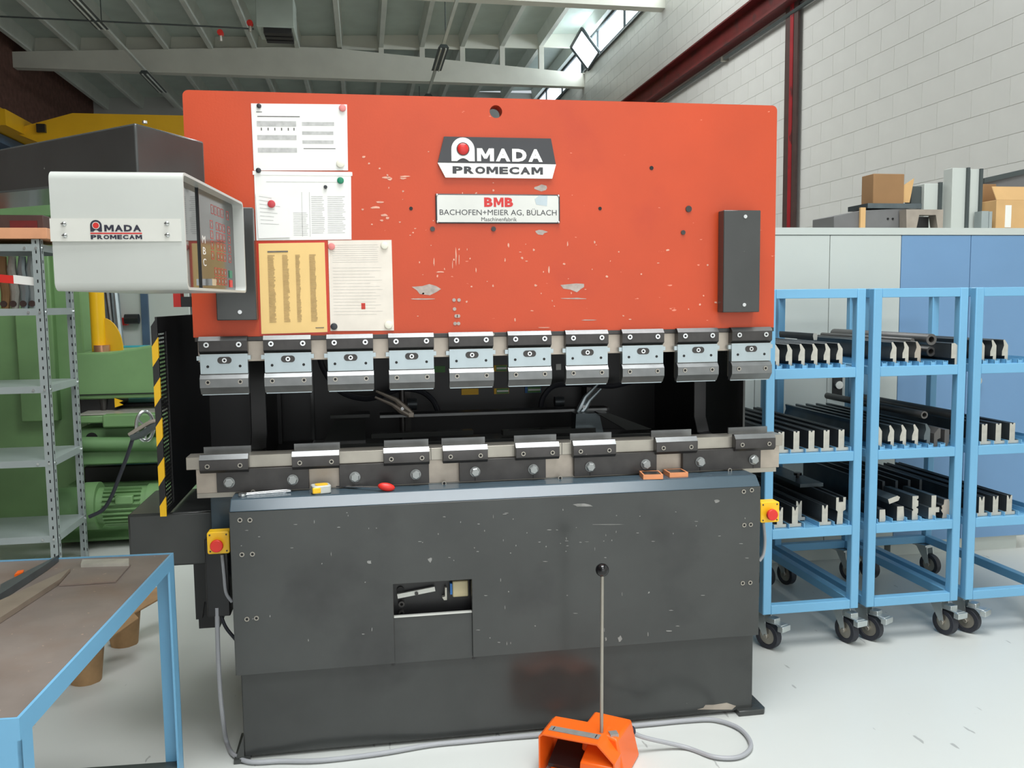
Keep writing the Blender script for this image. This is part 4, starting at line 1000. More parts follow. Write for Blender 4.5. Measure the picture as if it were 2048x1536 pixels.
# ================================================================== PAPERS AND MAGNETS ON THE RAM
def sheet(name, corners, y, mat, label, cat='paper'):
    P = [atY(px, py, y) for px, py in corners]
    t = T(name, label, cat, (sum(p.x for p in P)/4, y, min(p.z for p in P)))
    MB().prism([(p.x, p.z) for p in P], 1, y-.0012, y).build('sheet', mat, t)
    return t, P
def printed(t, P, y, rects, mat, name='print'):
    mb = MB()
    for (u0, v0, u1, v1) in rects:
        def at(uu, vv):
            a = P[0].lerp(P[1], uu); b = P[3].lerp(P[2], uu); return a.lerp(b, vv)
        mb.prism([(at(*k).x, at(*k).z) for k in ((u0, v0), (u1, v0), (u1, v1), (u0, v1))], 1, y-.0016, y-.0008)
    return tag(mb.build(name, mat, t), kind='stuff')
def lines(u0, u1, v0, v1, n, w=.3, ragged=.0):
    r = []
    for i in range(n):
        a = v0+(v1-v0)*i/n; r.append((u0, a, u1-random.uniform(0, ragged), a+(v1-v0)/n*w))
    return r
t, P = sheet('table_sheet', ((502, 207), (694, 209), (696, 341), (508, 341)), -.001, m_paper, 'white printed sheet with grey tables, topmost on the red press')
printed(t, P, -.001, [(.05, .26, .46, .34), (.05, .47, .46, .54), (.05, .66, .46, .73), (.52, .27, .86, .325), (.52, .41, .85, .46), (.52, .545, .85, .595)], m_ink)
printed(t, P, -.001, [(.06, .185, .50, .198), (.53, .665, .87, .675), (.05, .12, .11, .13)]+[(a, .36, a+.012, .40) for a in (.09, .16, .23, .30, .37, .43)], m_inkd, 'fine_print')
t, P = sheet('punched_sheet', ((508, 342), (702, 344), (703, 479), (513, 481)), -.001, m_paper, 'white sheet with faint columns below the topmost sheet', 'paper')
MB().box(P[0].x-.004, P[1].x+.004, -.003, -.001, P[0].z-.012, P[0].z).build('binding_strip', m_white, t)
printed(t, P, -.001, [(.48, .30, .485, .95), (.56, .30, .565, .95), (.12, .15, .9, .155)]+lines(.39, .55, .60, .95, 14, .25, .03)+lines(.58, .72, .36, .92, 20, .3, .03)+lines(.75, .94, .36, .92, 20, .3, .04), m_ink)
t, P = sheet('note_slip', ((511, 386), (578, 398), (580, 475), (517, 477)), -.004, m_paper, 'small crumpled white note slip under a red magnet', 'paper')
printed(t, P, -.004, lines(.1, .75, .05, .75, 8, .12, .3), m_ink)
t, P = sheet('yellow_sheet', ((517, 487), (649, 485), (655, 664), (523, 668)), -.0025, m_manila, 'yellowed printed list in a red edged sleeve left of the soiled sheet')
pz = [p.copy() for p in P]
cx_, cz_ = sum(p.x for p in pz)/4, sum(p.z for p in pz)/4
MB().prism([(cx_+(p.x-cx_)*1.045, cz_+(p.z-cz_)*1.035) for p in P], 1, -.002, 0).build('sleeve', m_film, t)
printed(t, P, -.0035, lines(.13, .24, .13, .88, 44, .5, .03)+lines(.35, .45, .13, .88, 44, .4, .03)+lines(.55, .62, .13, .88, 44, .5, .02)+lines(.76, .86, .13, .88, 44, .5, .02), m_inky)
printed(t, P, -.0035, [(.13, .085, .44, .10), (.82, .945, .95, .953)], m_inkd, 'fine_print')
t, P = sheet('soiled_sheet', ((656, 481), (783, 480), (788, 661), (661, 662)), -.001, m_paper_old, 'soiled white sheet with red hole, right of the yellowed list')
printed(t, P, -.001, lines(.06, .80, .05, .26, 9, .10, .05)+lines(.06, .86, .30, .85, 16, .06, .25), m_ink)
MB().box(P[2].x-.105, P[2].x-.092, -.0026, -.001, P[2].z+.072, P[2].z+.092).build('red_hole', m_film, t)
mags = [(518, 212, .0075, m_magk, 'small black magnet at the upper left corner of the topmost sheet'), (685, 216, .0115, m_magp, 'pink magnet at the upper right corner of the topmost sheet'),
        (681, 327, .0135, m_magw, 'cream magnet at the lower right of the topmost sheet'), (517, 341, .0085, m_magk, 'black magnet at the left end of the binding strip'),
        (681, 361, .011, m_magg, 'green magnet on the faint column sheet'), (651, 374, .006, m_magk, 'tiny black magnet left of the green magnet'),
        (543, 408, .0125, m_magr, 'red magnet holding the note slip'), (663, 493, .0115, m_magp, 'pink magnet at the upper left of the soiled sheet'),
        (769, 491, .0125, m_magw, 'cream magnet at the upper right of the soiled sheet'), (668, 653, .0115, m_magk, 'dark magnet at the lower left of the soiled sheet'),
        (777, 650, .0135, m_magw, 'cream magnet at the lower right of the soiled sheet')]
for px, py, r, mt, lb_ in mags:
    y = -.0052 if py == 408 else -.0032
    p = atY(px, py, y)
    o = MB().cyl((0, 0, 0), (0, -.006, 0), r, 20, r*.92).cyl((0, -.006, 0), (0, -.007, 0), r*.92, 20, r*.7).build('magnet', mt)
    o.location = (p.x, y+.0005, p.z); tag(o, lb_, 'magnet', 'round magnets on the red press')

# ================================================================== THINGS ON THE LEDGE OF THE PRESS
LZ = ZC+.034+.0005
def led(px, py): return atZ(px, py, LZ)
p0 = led(478, 992); p1 = led(582, 984)
pf = T('hook_wrench', 'thin bright wrench and pin lying at the left end of the ledge', 'wrench', (p0.x, p0.y, LZ))
MB().tube([p0+Vector((0, .01, .004)), p1+Vector((-.002, .02, .004))], .0035, 8).build('handle', m_chr, pf)
MB().tube([p0+Vector((.01, -.012, .005)), p1+Vector((0, -.008, .005))], .0025, 8).build('pin', m_chr, pf)
MB().ring(p0+Vector((.012, -.006, .001)), p0+Vector((.012, -.006, .009)), .013, .008, 16).build('ring_end', m_chr, pf)
p = led(642, 985)
tm = T('tape_measure', 'yellow and grey pocket tape measure on the ledge', 'tape measure', (p.x, p.y, LZ))
R = Matrix.Translation((p.x, p.y, LZ)) @ Matrix.Rotation(.25, 4, 'Z')
MB().prism(rrect(-.030, .030, -.026, .026, .012, 4), 2, 0, .026).xf(R).build('case', m_house, tm, .003)
MB().prism(rrect(-.018, .022, -.018, .016, .01, 3), 2, .026, .028).xf(R).build('yellow_label', m_yel, tm)
MB().box(-.032, -.005, -.028, -.02, .003, .022).xf(R).build('yellow_front', m_yel, tm, .003)
p = led(773, 982); pe = led(670, 975)
sd = T('screwdriver', 'screwdriver with bright red oval handle lying on the ledge', 'screwdriver', (p.x, p.y, LZ))
MB().sphere((0, 0, 0), .5, 18, 12).xf(Matrix.Translation((p.x, p.y, LZ+.0135)) @ Matrix.Rotation(.2, 4, 'Y') @ Matrix.Diagonal((.056, .027, .027, 1))).build('handle', m_redb, sd)
MB().tube([Vector((p.x-.02, p.y+.004, LZ+.012)), Vector((pe.x, pe.y, LZ+.004))], .003, 8).build('shaft', m_chr, sd)
for k, (a, b, w_) in enumerate(((1303, 955, .052), (1352, 951, .050))):
    c = led(a, b)
    t = T('gauge_box', ['open orange gauge box with dark pad, left of the pair', 'open orange gauge box with dark pad, right of the pair'][k], 'box', (c.x, c.y, LZ), 'orange gauge boxes on the ledge')
    R = Matrix.Translation((c.x, c.y+.005, LZ)) @ Matrix.Rotation(-.12+.1*k, 4, 'Z')
    MB().box(-w_/2-.008, w_/2+.008, -.036, .036, 0, .004).box(-w_/2-.008, w_/2+.008, -.036, -.031, .004, .016).box(-w_/2-.008, w_/2+.008, .031, .036, .004, .016).box(-w_/2-.008, -w_/2-.003, -.031, .031, .004, .016).box(w_/2+.003, w_/2+.008, -.031, .031, .004, .016).xf(R).build('tray', M('orange_tray', (216, 142, 96), .5), t)
    MB().box(-w_/2-.001, w_/2+.001, -.028, .028, .004, .0155).xf(R).build('dark_pad', m_burn, t)
# locking pliers on the back gauge
def pliers(px0, py0, px1, py1, label, mt, flip):
    a = atY(px0, py0, .60); b = atY(px1, py1, .60)
    t = T('locking_pliers', label, 'pliers', b)
    d = b-a; n = Vector((-d.z, 0, d.x)).normalized()*.016*flip
    MB().tube([a, a.lerp(b, .5)+n*.9, a.lerp(b, .82)+n*.4, b+n*.3], .006, 8, [.005, .010, .014, .008]).build('upper_handle', mt, t)
    MB().tube([a+n*-1.4+d*.06, a.lerp(b, .5)-n*.6, a.lerp(b, .75)-n*.7, b-n*.5], .006, 8, [.005, .008, .013, .008]).build('lower_handle', mt, t)
    c = a.lerp(b, .75); MB().cyl(c+Vector((0, -.012, 0)), c+Vector((0, .012, 0)), .007, 10).build('pivot_rivet', m_chr, t)
    MB().box(b.x-.012, b.x+.012, b.y-.008, b.y+.05, b.z-.014, b.z+.008).build('jaw', mt, t, .003)
pliers(752, 782, 822, 828, 'bronze toned locking pliers clamped at the left of the back gauge', m_steel_w, 1)
pliers(1196, 768, 1156, 828, 'bright locking pliers clamped at the right of the back gauge', m_plate, -1)

# ================================================================== FOOT PEDAL
pc1, pc2, pc3 = atZ(1077, 1471, .13), atZ(1124, 1440, .13), atZ(1283, 1483, .125)
PD = T('foot_pedal', 'orange hooded foot pedal with upright rod in front of the press', 'pedal', (1.46, -.42, 0))
e1 = Vector((.845, -.535, 0)).normalized(); e2 = Vector((.535, .845, 0)).normalized()   # along the mouth, into the hood
O = Vector((pc1.x, pc1.y, 0))
def pp(a, b, z): return O+e1*a+e2*b+Vector((0, 0, z))
Wm, Ln = .255, .13
th = .005
# hood: mouth profile swept backwards
prof = [(0, 0), (0, .128), (.012, .138), (.19, .138), (.245, .085), (.25, 0)]
hood = MB()
pin_ = [(th, 0), (th, .126), (.014, .133), (.188, .133), (.240, .083), (.245, 0)]
for b0, b1 in ((0, .125),):
    for P1, sgn in ((prof, 1), (pin_, -1)):
        for k in range(len(P1)-1):
            v4 = [pp(P1[k][0], b0, P1[k][1]), pp(P1[k+1][0], b0, P1[k+1][1]), pp(P1[k+1][0], b1, P1[k+1][1]), pp(P1[k][0], b1, P1[k][1])]
            hood.add(v4 if sgn > 0 else v4[::-1], [(0, 1, 2, 3)])
    for k in range(len(prof)-1):
        hood.add([pp(prof[k][0], b0, prof[k][1]), pp(prof[k+1][0], b0, prof[k+1][1]), pp(pin_[k+1][0], b0, pin_[k+1][1]), pp(pin_[k][0], b0, pin_[k][1])], [(3, 2, 1, 0)])
hood.build('hood', m_orange, PD)
# rear housing block behind the hood
MB().hull8([pp(.10, .10, .0), pp(.262, .06, 0), pp(.262, .235, 0), pp(.10, .235, 0)], [pp(.115, .10, .139), pp(.235, .06, .130), pp(.24, .215, .128), pp(.115, .215, .134)]).build('rear_housing', m_orange, PD, .008)
MB().hull8([pp(.0, .122, .0), pp(.11, .122, 0), pp(.11, .128, 0), pp(.0, .128, 0)], [pp(.005, .122, .130), pp(.11, .122, .134), pp(.11, .128, .134), pp(.005, .128, .130)]).build('back_wall', m_orange, PD)
MB().hull8([pp(.02, .03, .02), pp(.12, .03, .02), pp(.12, .12, .055), pp(.02, .12, .055)], [pp(.02, .03, .03), pp(.12, .03, .03), pp(.12, .12, .065), pp(.02, .12, .065)]).build('treadle', m_blk, PD)
MB().hull8([pp(.03, -.03, 0), pp(.24, -.03, 0), pp(.24, .2, 0), pp(.03, .2, 0)], [pp(.03, -.03, .018), pp(.24, -.03, .018), pp(.24, .2, .018), pp(.03, .2, .018)]).build('base_plate', m_orange, PD, .003)
MB().hull8([pp(.13, .0, .0), pp(.245, .0, 0), pp(.245, .1, 0), pp(.13, .1, 0)], [pp(.135, .0, .07), pp(.24, .0, .07), pp(.24, .1, .10), pp(.135, .1, .10)]).build('inner_block', m_orange, PD, .004)
pl_ = MB().hull8([pp(.022, .028, .1385), pp(.185, .028, .1385), pp(.185, .058, .1385), pp(.022, .058, .1385)], [pp(.022, .028, .1395), pp(.185, .028, .1395), pp(.185, .058, .1395), pp(.022, .058, .1395)]).build('metal_tag', m_tag, PD)
for a in (.034, .172): MB().hull8([pp(a, .033, .1394), pp(a+.003, .033, .1394), pp(a+.003, .053, .1394), pp(a, .053, .1394)], [pp(a, .033, .14), pp(a+.003, .033, .14), pp(a+.003, .053, .14), pp(a, .053, .14)]).build('tag_mark', m_blk, pl_)
c = atZ(1227, 1466, .136); MB().box(c.x-.013, c.x+.013, c.y-.013, c.y+.013, .126, .1375).xf(Matrix.Identity(4)).build('small_tag', m_tag, PD)
rb0 = atZ(1203, 1470, .13)
MB().cyl((rb0.x, rb0.y, .12), (rb0.x+.003, rb0.y-.002, .655), .0055, 12).build('rod', m_steel, PD)
bl = Vector((rb0.x+.003, rb0.y-.002, 0)); d_ = ray(1203, 1140); tt = (bl.y-CAM.y)/d_.y; bz = (CAM+d_*tt).z
MB().sphere((bl.x, bl.y, bz), .0205, 24, 16).build('ball_knob', m_ball, PD)
g0 = atZ(1243, 1466, .09)
MB().cyl((g0.x-.01, g0.y+.0, .09), (g0.x+.045, g0.y+.02, .085), .014, 14).build('cable_gland', m_navy, PD)
pts = [(g0.x+.03, g0.y+.014, .086), (g0.x+.09, g0.y+.03, .05)]
pts += [tuple(atZ(a, b, .010)) for a, b in ((1370, 1494), (1430, 1514), (1480, 1513), (1502, 1490), (1480, 1458), (1430, 1440), (1370, 1436), (1300, 1441), (1230, 1452))]
pts += [tuple(atZ(a, b, .010)) for a, b in ((1150, 1463), (1080, 1470), (1000, 1470), (930, 1478), (860, 1490), (760, 1507), (640, 1521), (560, 1522), (500, 1520))]
pts += [tuple(atZ(a, b, .010)) for a, b in ((466, 1508), (453, 1482))]
pts = [Vector(p) for p in pts]
lst = pts[-1]
pts += [atY(a, b, -.035) for a, b in ((446, 1440), (440, 1380), (436, 1300), (434, 1215))]
for p in pts[2:-4]: p.y = min(p.y, -.145) if p.x > .36 else p.y
cb = MB().tube(curve(pts, 6), .0075, 10).build('pedal_cable', m_cable)
tag(cb, 'grey cable looping over the floor from the orange foot pedal', 'cable')

# ================================================================== WORK TABLE
WT = T('work_table', 'blue steel work table with a rusty scratched plate top', 'table', (-.1, -.8, 0))
TZt = .75
cA, cB = atZ(347, 1106, TZt), atZ(38, 1438, TZt)
ev = (cB-cA).normalized(); eh = Vector((ev.y, -ev.x, 0)); eh = eh if eh.x < 0 else -eh
LT, WT_ = (cB-cA).length, .78
def tp(a, b, z): return cA+ev*a+eh*b+Vector((0, 0, z-TZt))
def tbox(a0, a1, b0, b1, z0, z1): return MB().hull8([tp(a0, b0, z0), tp(a1, b0, z0), tp(a1, b1, z0), tp(a0, b1, z0)], [tp(a0, b0, z1), tp(a1, b0, z1), tp(a1, b1, z1), tp(a0, b1, z1)])
tbox(.006, LT-.006, .006, WT_-.006, .735, .748).build('top_plate', m_table, WT)
for (a0, a1, b0, b1) in ((0, LT, 0, .006), (0, LT, WT_-.006, WT_), (0, .006, .006, WT_-.006), (LT-.006, LT, .006, WT_-.006)):
    tbox(a0, a1, b0, b1, .710, .751).build('edge_angle', m_cart, WT)
for a in (0, LT-.05):
    for b in (0, WT_-.05):
        oa = a if a == 0 else LT-.006; ob = b if b == 0 else WT_-.006
        mb = tbox(oa, oa+.006, b, b+.05, 0, .71); m2 = tbox(a, a+.05, ob, ob+.006, 0, .71); mb.add(m2.v, m2.f)
        mb.build('leg', m_cart, WT)
tbox(0.01, .045, .006, WT_-.006, .085, .115).build('stretcher', m_lampd, WT)
tbox(LT-.045, LT-.01, .006, WT_-.006, .085, .115).build('stretcher', m_lampd, WT)
m_strip = M('satin_steel_strip', (150, 138, 124), .3, .3, var=.12, scale=14)
def tz(px, py): return atZ(px, py, TZt)
def flat(name, quad, h, mat, label, cat):
    P = [tz(*k) for k in quad]
    t = T(name, label, cat, (sum(p.x for p in P)/4, sum(p.y for p in P)/4, TZt))
    MB().hull8([(p.x, p.y, TZt-.001) for p in P], [(p.x, p.y, TZt+h) for p in P]).build('body', mat, t)
    return t
flat('steel_strip', ((0, 1210), (0, 1246), (122, 1166), (141, 1145)), .012, m_strip, 'long bright ground steel strip lying on the table', 'strip')
flat('steel_angle', ((2, 1182), (0, 1203), (95, 1140), (118, 1122)), .018, m_tool_b, 'dark steel angle bar beside the bright strip', 'bar')
flat('steel_sheet', ((118, 1172), (232, 1164), (262, 1130), (150, 1136)), .003, m_table, 'small brown steel sheet offcut near the back of the table', 'sheet')
flat('flat_bar', ((162, 1137), (258, 1134), (258, 1125), (165, 1127)), .012, m_tool_e, 'pale flat bar at the back edge of the table', 'bar')
flat('orange_clip', ((29, 1155), (46, 1150), (48, 1145), (36, 1147)), .008, m_orange, 'small orange clip at the left of the table', 'clip')

# ================================================================== PULP PACKAGING ON THE FLOOR
def cups(label, cx, cy, s, rz):
    t = T('packaging_corner', label, 'packaging', (cx, cy, 0), 'pulp cardboard corners under the table')
    n = 18; mb = MB(); z0, z1 = 0, .115*s
    rings = [(.045*s, 0), (.058*s, z1), (.062*s, z1+.004), (.055*s, z1+.002), (.042*s, .006)]
    vs = [(cx+r*math.cos(2*math.pi*i/n)*(1+.05*math.sin(3*i)), cy+r*math.sin(2*math.pi*i/n), z) for r, z in rings for i in range(n)]
    fs = [tuple(range(n))[::-1], tuple(range(4*n, 5*n))]
    for k in range(4):
        for i in range(n): j = (i+1) % n; fs.append((k*n+i, k*n+j, (k+1)*n+j, (k+1)*n+i))
    MB().add(vs, fs).build('cup', m_card, t)
    R = Matrix.Translation((cx, cy, z1)) @ Matrix.Rotation(rz, 4, 'Z') @ Matrix.Rotation(-.25, 4, 'Y')
    MB().prism([(-.05*s, .05*s), (-.05*s, -.06*s), (.17*s, -.05*s), (.19*s, .0), (.15*s, .05*s), (.06*s, .035*s), (.05*s, .06*s)], 2, -.004, .004).xf(R).build('wing', m_card, t, .002)
p = atZ(165, 1372, 0); cups('torn pulp cardboard corner cup nearer to the table leg', p.x, p.y+.05, 1.25, .9)
p = atZ(243, 1296, 0); cups('torn pulp cardboard corner cup farther back on the floor', p.x, p.y+.05, 1.25, .7)

# ================================================================== SLOTTED SHELF RACK ON THE LEFT
SR = T('shelf_rack', 'grey galvanised slotted-angle shelf rack at the left', 'shelf', (-1.3, 2.2, 0))
sx1, sx0, sy0, sy1, sh_ = -.841, -1.80, 1.962, 2.45, 1.825
me_slotm = MB().box(-.003, .003, -.001, .001, -.008, .008).mesh('slot', m_hole)
for x, sx in ((sx1, -1), (sx0, 1)):
    for y, sy in ((sy0, 1), (sy1, -1)):
        p_ = MB().box(min(x, x+sx*.042), max(x, x+sx*.042), min(y, y+sy*.003), max(y, y+sy*.003), 0, sh_).box(min(x, x+sx*.003), max(x, x+sx*.003), min(y, y+sy*.042), max(y, y+sy*.042), 0, sh_).build('post', m_shelf, SR)
        if x == sx1:
            for k in range(36):
                z = .06+.05*k
                inst('slot', me_slotm, (x-.022, y-.0005 if sy > 0 else y-.0035, z), p_)
                inst('slot', me_slotm, (x+.0005, y+sy*.022, z), p_, (0, 0, math.pi/2))
for zt_ in (1.80, 1.47, 1.065, .675, .268):
    b_ = MB().box(sx0+.004, sx1-.004, sy0+.004, sy1-.004, zt_-.004, zt_).box(sx0+.004, sx1-.003, sy0-.001, sy0+.004, zt_-.036, zt_).box(sx0+.004, sx1-.003, sy1-.004, sy1+.001, zt_-.036, zt_+(.0)).box(sx1-.004, sx1+.001, sy0+.004, sy1-.004, zt_-.036, zt_).build('shelf_board', m_shelf, SR)
    for x in (sx1-.02, sx1-.075): MB().cyl((x, sy0-.001, zt_-.02), (x, sy0-.006, zt_-.02), .007, 8).build('shelf_bolt', m_chr, b_)
    for y in (sy1-.02, sy0+.02): MB().cyl((sx1+.001, y, zt_-.02), (sx1+.006, y, zt_-.02), .007, 8).build('shelf_bolt', m_chr, b_)
o = T('salmon_board', 'flat salmon coloured board lying on top of the shelf rack', 'board', (-1.4, 2.2, sh_))
MB().box(sx0, -.80, sy0-.02, sy1+.01, sh_+.001, sh_+.056).build('board', m_salmon, o, .002)
o = T('red_bar', 'red and white painted bar on the upper shelf of the rack', 'bar', (-1.3, 2.0, 1.47))
a = atY(0, 560, 1.99); b = atY(78, 572, 1.99)
MB().hull8([a+Vector((-.4, 0, .03)), b+Vector((0, 0, 0)), b+Vector((0, .03, 0)), a+Vector((-.4, .03, .03))], [a+Vector((-.4, 0, .075)), b+Vector((0, 0, .04)), b+Vector((0, .03, .04)), a+Vector((-.4, .03, .075))]).build('bar', m_redb, o)
MB().hull8([b+Vector((-.12, -.002, .014)), b+Vector((.002, -.002, -.001)), b+Vector((.002, .032, -.001)), b+Vector((-.12, .032, .014))], [b+Vector((-.12, -.002, .058)), b+Vector((.002, -.002, .041)), b+Vector((.002, .032, .041)), b+Vector((-.12, .032, .058))]).build('white_tip', m_white, o)
for k, px in enumerate((5, 24, 44, 62)):
    c = atY(px, 520, 2.2)
    o = T('wrapped_bundle', ['first', 'second', 'third', 'fourth'][k]+' film-wrapped bundle from the left on the upper shelf', 'bundle', (c.x, 2.2, 1.471), 'film wrapped bundles on the rack')
    MB().tube([(c.x, 2.2, 1.471), (c.x+.01, 2.2, 1.56), (c.x-.004, 2.2, 1.68), (c.x+.003, 2.2, 1.75)], .03, 9, [.021, .027, .024, .018]).build('film', [m_card2, m_tool_e, m_plate, m_shelf][k], o)
    MB().cyl((c.x, 2.180, 1.496), (c.x, 2.172, 1.496), .017, 10).build('dark_end', m_coldk, o)
# dark boxes up on the board
a = atY(5, 470, 2.3); b = atY(100, 432, 2.3)
o = T('dark_crate', 'dark red brown crate on top of the shelf rack', 'crate', ((a.x+b.x)/2, 2.3, 1.88))
MB().box(a.x, b.x-.02, 2.25, 2.42, sh_+.057, b.z).build('crate_body', m_coldk, o, .003)
MB().box(a.x+.06, b.x-.05, 2.245, 2.25, sh_+.07, b.z-.03).build('crate_panel', m_redbeam, o)
o = T('pale_jar', 'pale rounded jar beside the dark crate on the rack', 'jar', (a.x-.03, 2.15, 1.882))
MB().tube([(a.x-.035, 2.12, 1.882), (a.x-.035, 2.12, 1.93), (a.x-.035, 2.12, 1.96), (a.x-.035, 2.12, 1.975)], .03, 14, [.035, .036, .030, .016]).build('jar_body', m_tool_e, o)

# ================================================================== GREEN MACHINE BEHIND
GM = T('green_machine', 'large green milling machine behind the shelf rack', 'machine', (-1.0, 3.4, 0))
def g(px, py, y): return atY(px, py, y)
def gbox(name, px0, py0, px1, py1, y, dep, mat=m_green, bev=.01, parent=GM):
    a = g(px0, py1, y); b = g(px1, py0, y)
    return MB().box(a.x, b.x, y, y+dep, max(a.z, 0), b.z).build(name, mat, parent, bev)
gbox('column', -120, 384, 150, 1092, 3.35, .28)
gbox('column_cover', 42, 430, 92, 845, 3.28, .08, m_green)
gbox('head_top', -100, 384, 105, 432, 3.1, .3, m_green_d)
a = g(150, 800, 3.0); b = g(380, 690, 3.0); zl = g(155, 708, 3.0).z; zr_ = g(318, 688, 3.0).z
MB().prism([(a.x, a.z), (b.x, a.z), (b.x, zr_+.02), (g(318, 688, 3.0).x, zr_), (g(270, 697, 3.0).x, g(270, 697, 3.0).z), (g(220, 704, 3.0).x, g(220, 705, 3.0).z), (a.x, zl)], 1, 3.0, 3.7).build('overarm', m_green, GM, .012)
MB().box(a.x, b.x, 2.99, 3.0, a.z+.028, a.z+.034).build('seam', m_hole, GM)
gbox('spindle_head', 160, 782, 232, 832, 3.05, .3, m_blk)
c = g(206, 800, 3.03); MB().cyl((c.x, 3.04, c.z+.05), (c.x, 3.04, c.z-.07), .03, 14, .015).build('spindle', m_burn, GM)
c = g(240, 805, 3.0); MB().prism([(c.x-.03, c.z-.03), (c.x+.02, c.z-.015), (c.x-.005, c.z), (c.x+.02, c.z+.01), (c.x-.03, c.z+.03)], 1, 2.99, 3.0).build('yellow_mark', m_yel, GM)
gbox('under_arm', 230, 802, 380, 828, 3.2, .3, m_blk)
gbox('table_slab', 155, 822, 380, 832, 2.85, .6, m_tool_e)
gbox('table_left', 155, 830, 215, 848, 2.85, .5)
gbox('table_front', 205, 826, 345, 856, 2.78, .55)
gbox('saddle', 155, 852, 330, 884, 2.9, .5, m_green_d)
c = g(184, 876, 2.9); MB().cyl((c.x, 2.89, c.z), (c.x, 2.91, c.z), .035, 16).build('oil_port', m_hole, GM)
a = g(150, 890, 2.8); b = g(380, 890, 2.8); MB().cyl((a.x, 2.84, a.z), (b.x, 2.84, b.z), .045, 18).build('guide_tube', m_green_d, GM)
gbox('knee', 155, 895, 380, 932, 2.85, .5, m_green_d)
gbox('knee_recess', 170, 925, 380, 976, 3.1, .3, m_blk)
gbox('lower_body', 140, 960, 380, 1090, 3.05, .6, m_green_d)
gbox('base', 100, 1066, 380, 1088, 2.72, .8, m_green_d)
# motor
a = g(180, 1012, 2.66); b = g(300, 1010, 2.66); r = .11
mo = MB().cyl((a.x, 2.66, a.z), (b.x, 2.66, a.z), r, 28).build('motor', m_green, GM)
for k in range(11):
    t = math.radians(-65+13*k); dx = math.cos(t); dz = math.sin(t)
    MB().hull8([(a.x+.10, 2.66-dx*r*.98+.0, a.z+dz*r*.98-.004), (b.x-.03, 2.66-dx*r*.98, a.z+dz*r*.98-.004), (b.x-.03, 2.66-dx*(r+.018), a.z+dz*(r+.018)-.004), (a.x+.10, 2.66-dx*(r+.018), a.z+dz*(r+.018)-.004)],
               [(a.x+.10, 2.66-dx*r*.98, a.z+dz*r*.98+.004), (b.x-.03, 2.66-dx*r*.98, a.z+dz*r*.98+.004), (b.x-.03, 2.66-dx*(r+.018), a.z+dz*(r+.018)+.004), (a.x+.10, 2.66-dx*(r+.018), a.z+dz*(r+.018)+.004)]).build('cooling_fin', m_green, mo)
MB().cyl((b.x, 2.66, a.z), (b.x+.16, 2.66, a.z), r+.012, 28).build('fan_cover', m_green, mo)
MB().cyl((a.x-.02, 2.66, a.z), (a.x+.06, 2.66, a.z), r+.035, 28).build('motor_flange', m_green, mo)
MB().cyl((a.x-.17, 2.66, a.z), (a.x-.02, 2.66, a.z), r+.01, 28).build('gearbox', m_green_d, mo)
MB().box(a.x+.18, a.x+.28, 2.52, 2.57, a.z+.03, a.z+.08).build('terminal_box', m_green, mo, .006)
# handwheel
c = g(290, 852, 2.62)
hw = MB()
tp_ = [(c.x+.042*math.cos(t), 2.62+.03*math.cos(t), c.z+.09*math.sin(t)) for t in [2*math.pi*i/24 for i in range(25)]]
hw.tube(tp_, .011, 8); hwo = hw.build('handwheel', m_chr, GM)
for t in (.5, 2.6, 4.7): MB().tube([(c.x, 2.62, c.z), (c.x+.040*math.cos(t), 2.62+.028*math.cos(t), c.z+.088*math.sin(t))], .007, 6).build('spoke', m_chr, hwo)
MB().cyl((c.x, 2.62, c.z), (c.x+.03, 2.8, c.z), .015, 10).build('wheel_shaft', m_burn, hwo)
# hand lever with its cable hanging in front
lv = T('hand_grip', 'grey pistol-shaped hand grip hanging in front of the handwheel', 'grip', g(265, 872, 2.45))
MB().tube(curve([g(a_, b_, 2.45) for a_, b_ in ((262, 876), (285, 868), (308, 853), (330, 850))], 5), .02, 10).build('grip_body', m_lampd, lv)
MB().tube(curve([g(a_, b_, 2.45) for a_, b_ in ((330, 843), (305, 843), (280, 856), (258, 870))], 5), .012, 8).build('grip_lever', m_steel_w, lv)
MB().tube(curve([g(a_, b_, 2.45) for a_, b_ in ((266, 876), (255, 910), (240, 950), (222, 995), (205, 1020), (178, 1034))], 5), .011, 8).build('grip_cable', m_rub, lv)
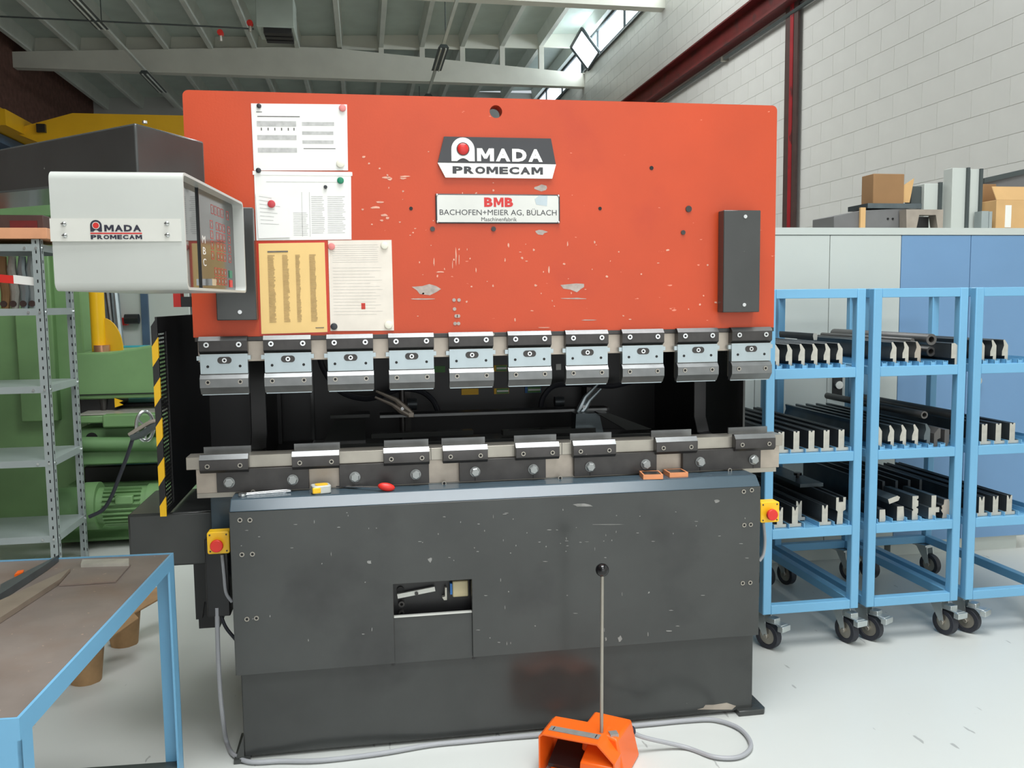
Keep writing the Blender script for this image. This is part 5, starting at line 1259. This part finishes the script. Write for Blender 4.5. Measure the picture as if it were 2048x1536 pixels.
# yellow post with gusset on the machine
YP = T('yellow_post', 'yellow round post with curved yellow gusset on the green machine', 'post', g(200, 705, 3.25))
a = g(182, 590, 3.25); b = g(199, 700, 3.25)
MB().cyl((b.x-.0, 3.25, zl+.003), (b.x-.0, 3.25, 2.3), .046, 22).build('post', m_yel, YP)
MB().prism([(b.x+.03, zl+.003)]+[(b.x+.03+.12*math.sin(t), zl+.003+.22*math.cos(t)) for t in [math.pi/2*i/8 for i in range(9)]][::-1], 1, 3.24, 3.26).build('gusset', m_yel_c, YP)
MB().cyl((b.x+.03, 3.2, zl+.003), (b.x+.03, 3.2, zl+.045), .05, 20).build('copper_sleeve', m_copper, YP)
# rack with leaning stock far behind
SB = T('stock_board', 'pale grey storage board behind the green machine', 'board', (-1.0, 5.6, 0))
a = g(225, 700, 5.6); b = g(375, 560, 5.6)
MB().box(a.x-.9, b.x, 5.6, 5.66, 0, 2.1).build('board', m_cab_g, SB)
for px in (291, ): c = g(px, 640, 5.58); MB().box(c.x-.03, c.x+.03, 5.56, 5.6, 0, 2.1).build('blue_strip', m_bluerail, SB)
for k, (pa_, pb_, mt) in enumerate((((215, 585), (238, 700), m_jaw), ((224, 585), (240, 690), m_tool_b), ((231, 585), (243, 640), m_plate), ((208, 590), (225, 680), m_tool))):
    a = g(pa_[0], pa_[1], 5.5); b = g(pb_[0], pb_[1]+60, 5.45); d = (b-a)
    s_ = (0-a.z)/d.z
    o = MB().tube([a-d*.15, a+d*s_], .03, 8).build('leaning_tube', mt)
    tag(o, '%s leaning metal tube behind the yellow post' % ['bright', 'grey', 'silver', 'dark'][k], 'tube', 'stock leaning on the board')
for k, px in enumerate((158, 168, 176)):
    c = g(px, 600, 5.2)
    o = MB().box(c.x-.014, c.x+.014, 5.2, 5.23, 0, 2.0-.06*k).build('pale_plate', [m_plate, m_alu, m_white][k]); tag(o, '%s pale upright plate left of the yellow post' % ORD[k], 'plate', 'upright plates by the post')
c = g(246, 643, 5.55); o = MB().box(c.x-.04, c.x+.04, 5.52, 5.6, c.z-.035, c.z+.035).build('red_switch', m_sred, None, .006); tag(o, 'small square red switch on the pale board', 'switch')
c = g(264, 638, 5.52); o = MB().cyl((c.x-.06, 5.52, c.z), (c.x+.06, 5.52, c.z), .045, 14).build('black_spool', m_blk); tag(o, 'black cable spool hung on the pale board', 'spool')
c = g(268, 690, 5.2); o = MB().box(c.x-.14, c.x+.15, 4.95, 5.15, 0, c.z).build('teal_cabinet', m_teal, None, .01); tag(o, 'teal box just visible over the green overarm', 'box')
# left corner filler behind the rack: brown boxes on the machine column
c = g(30, 450, 3.2)
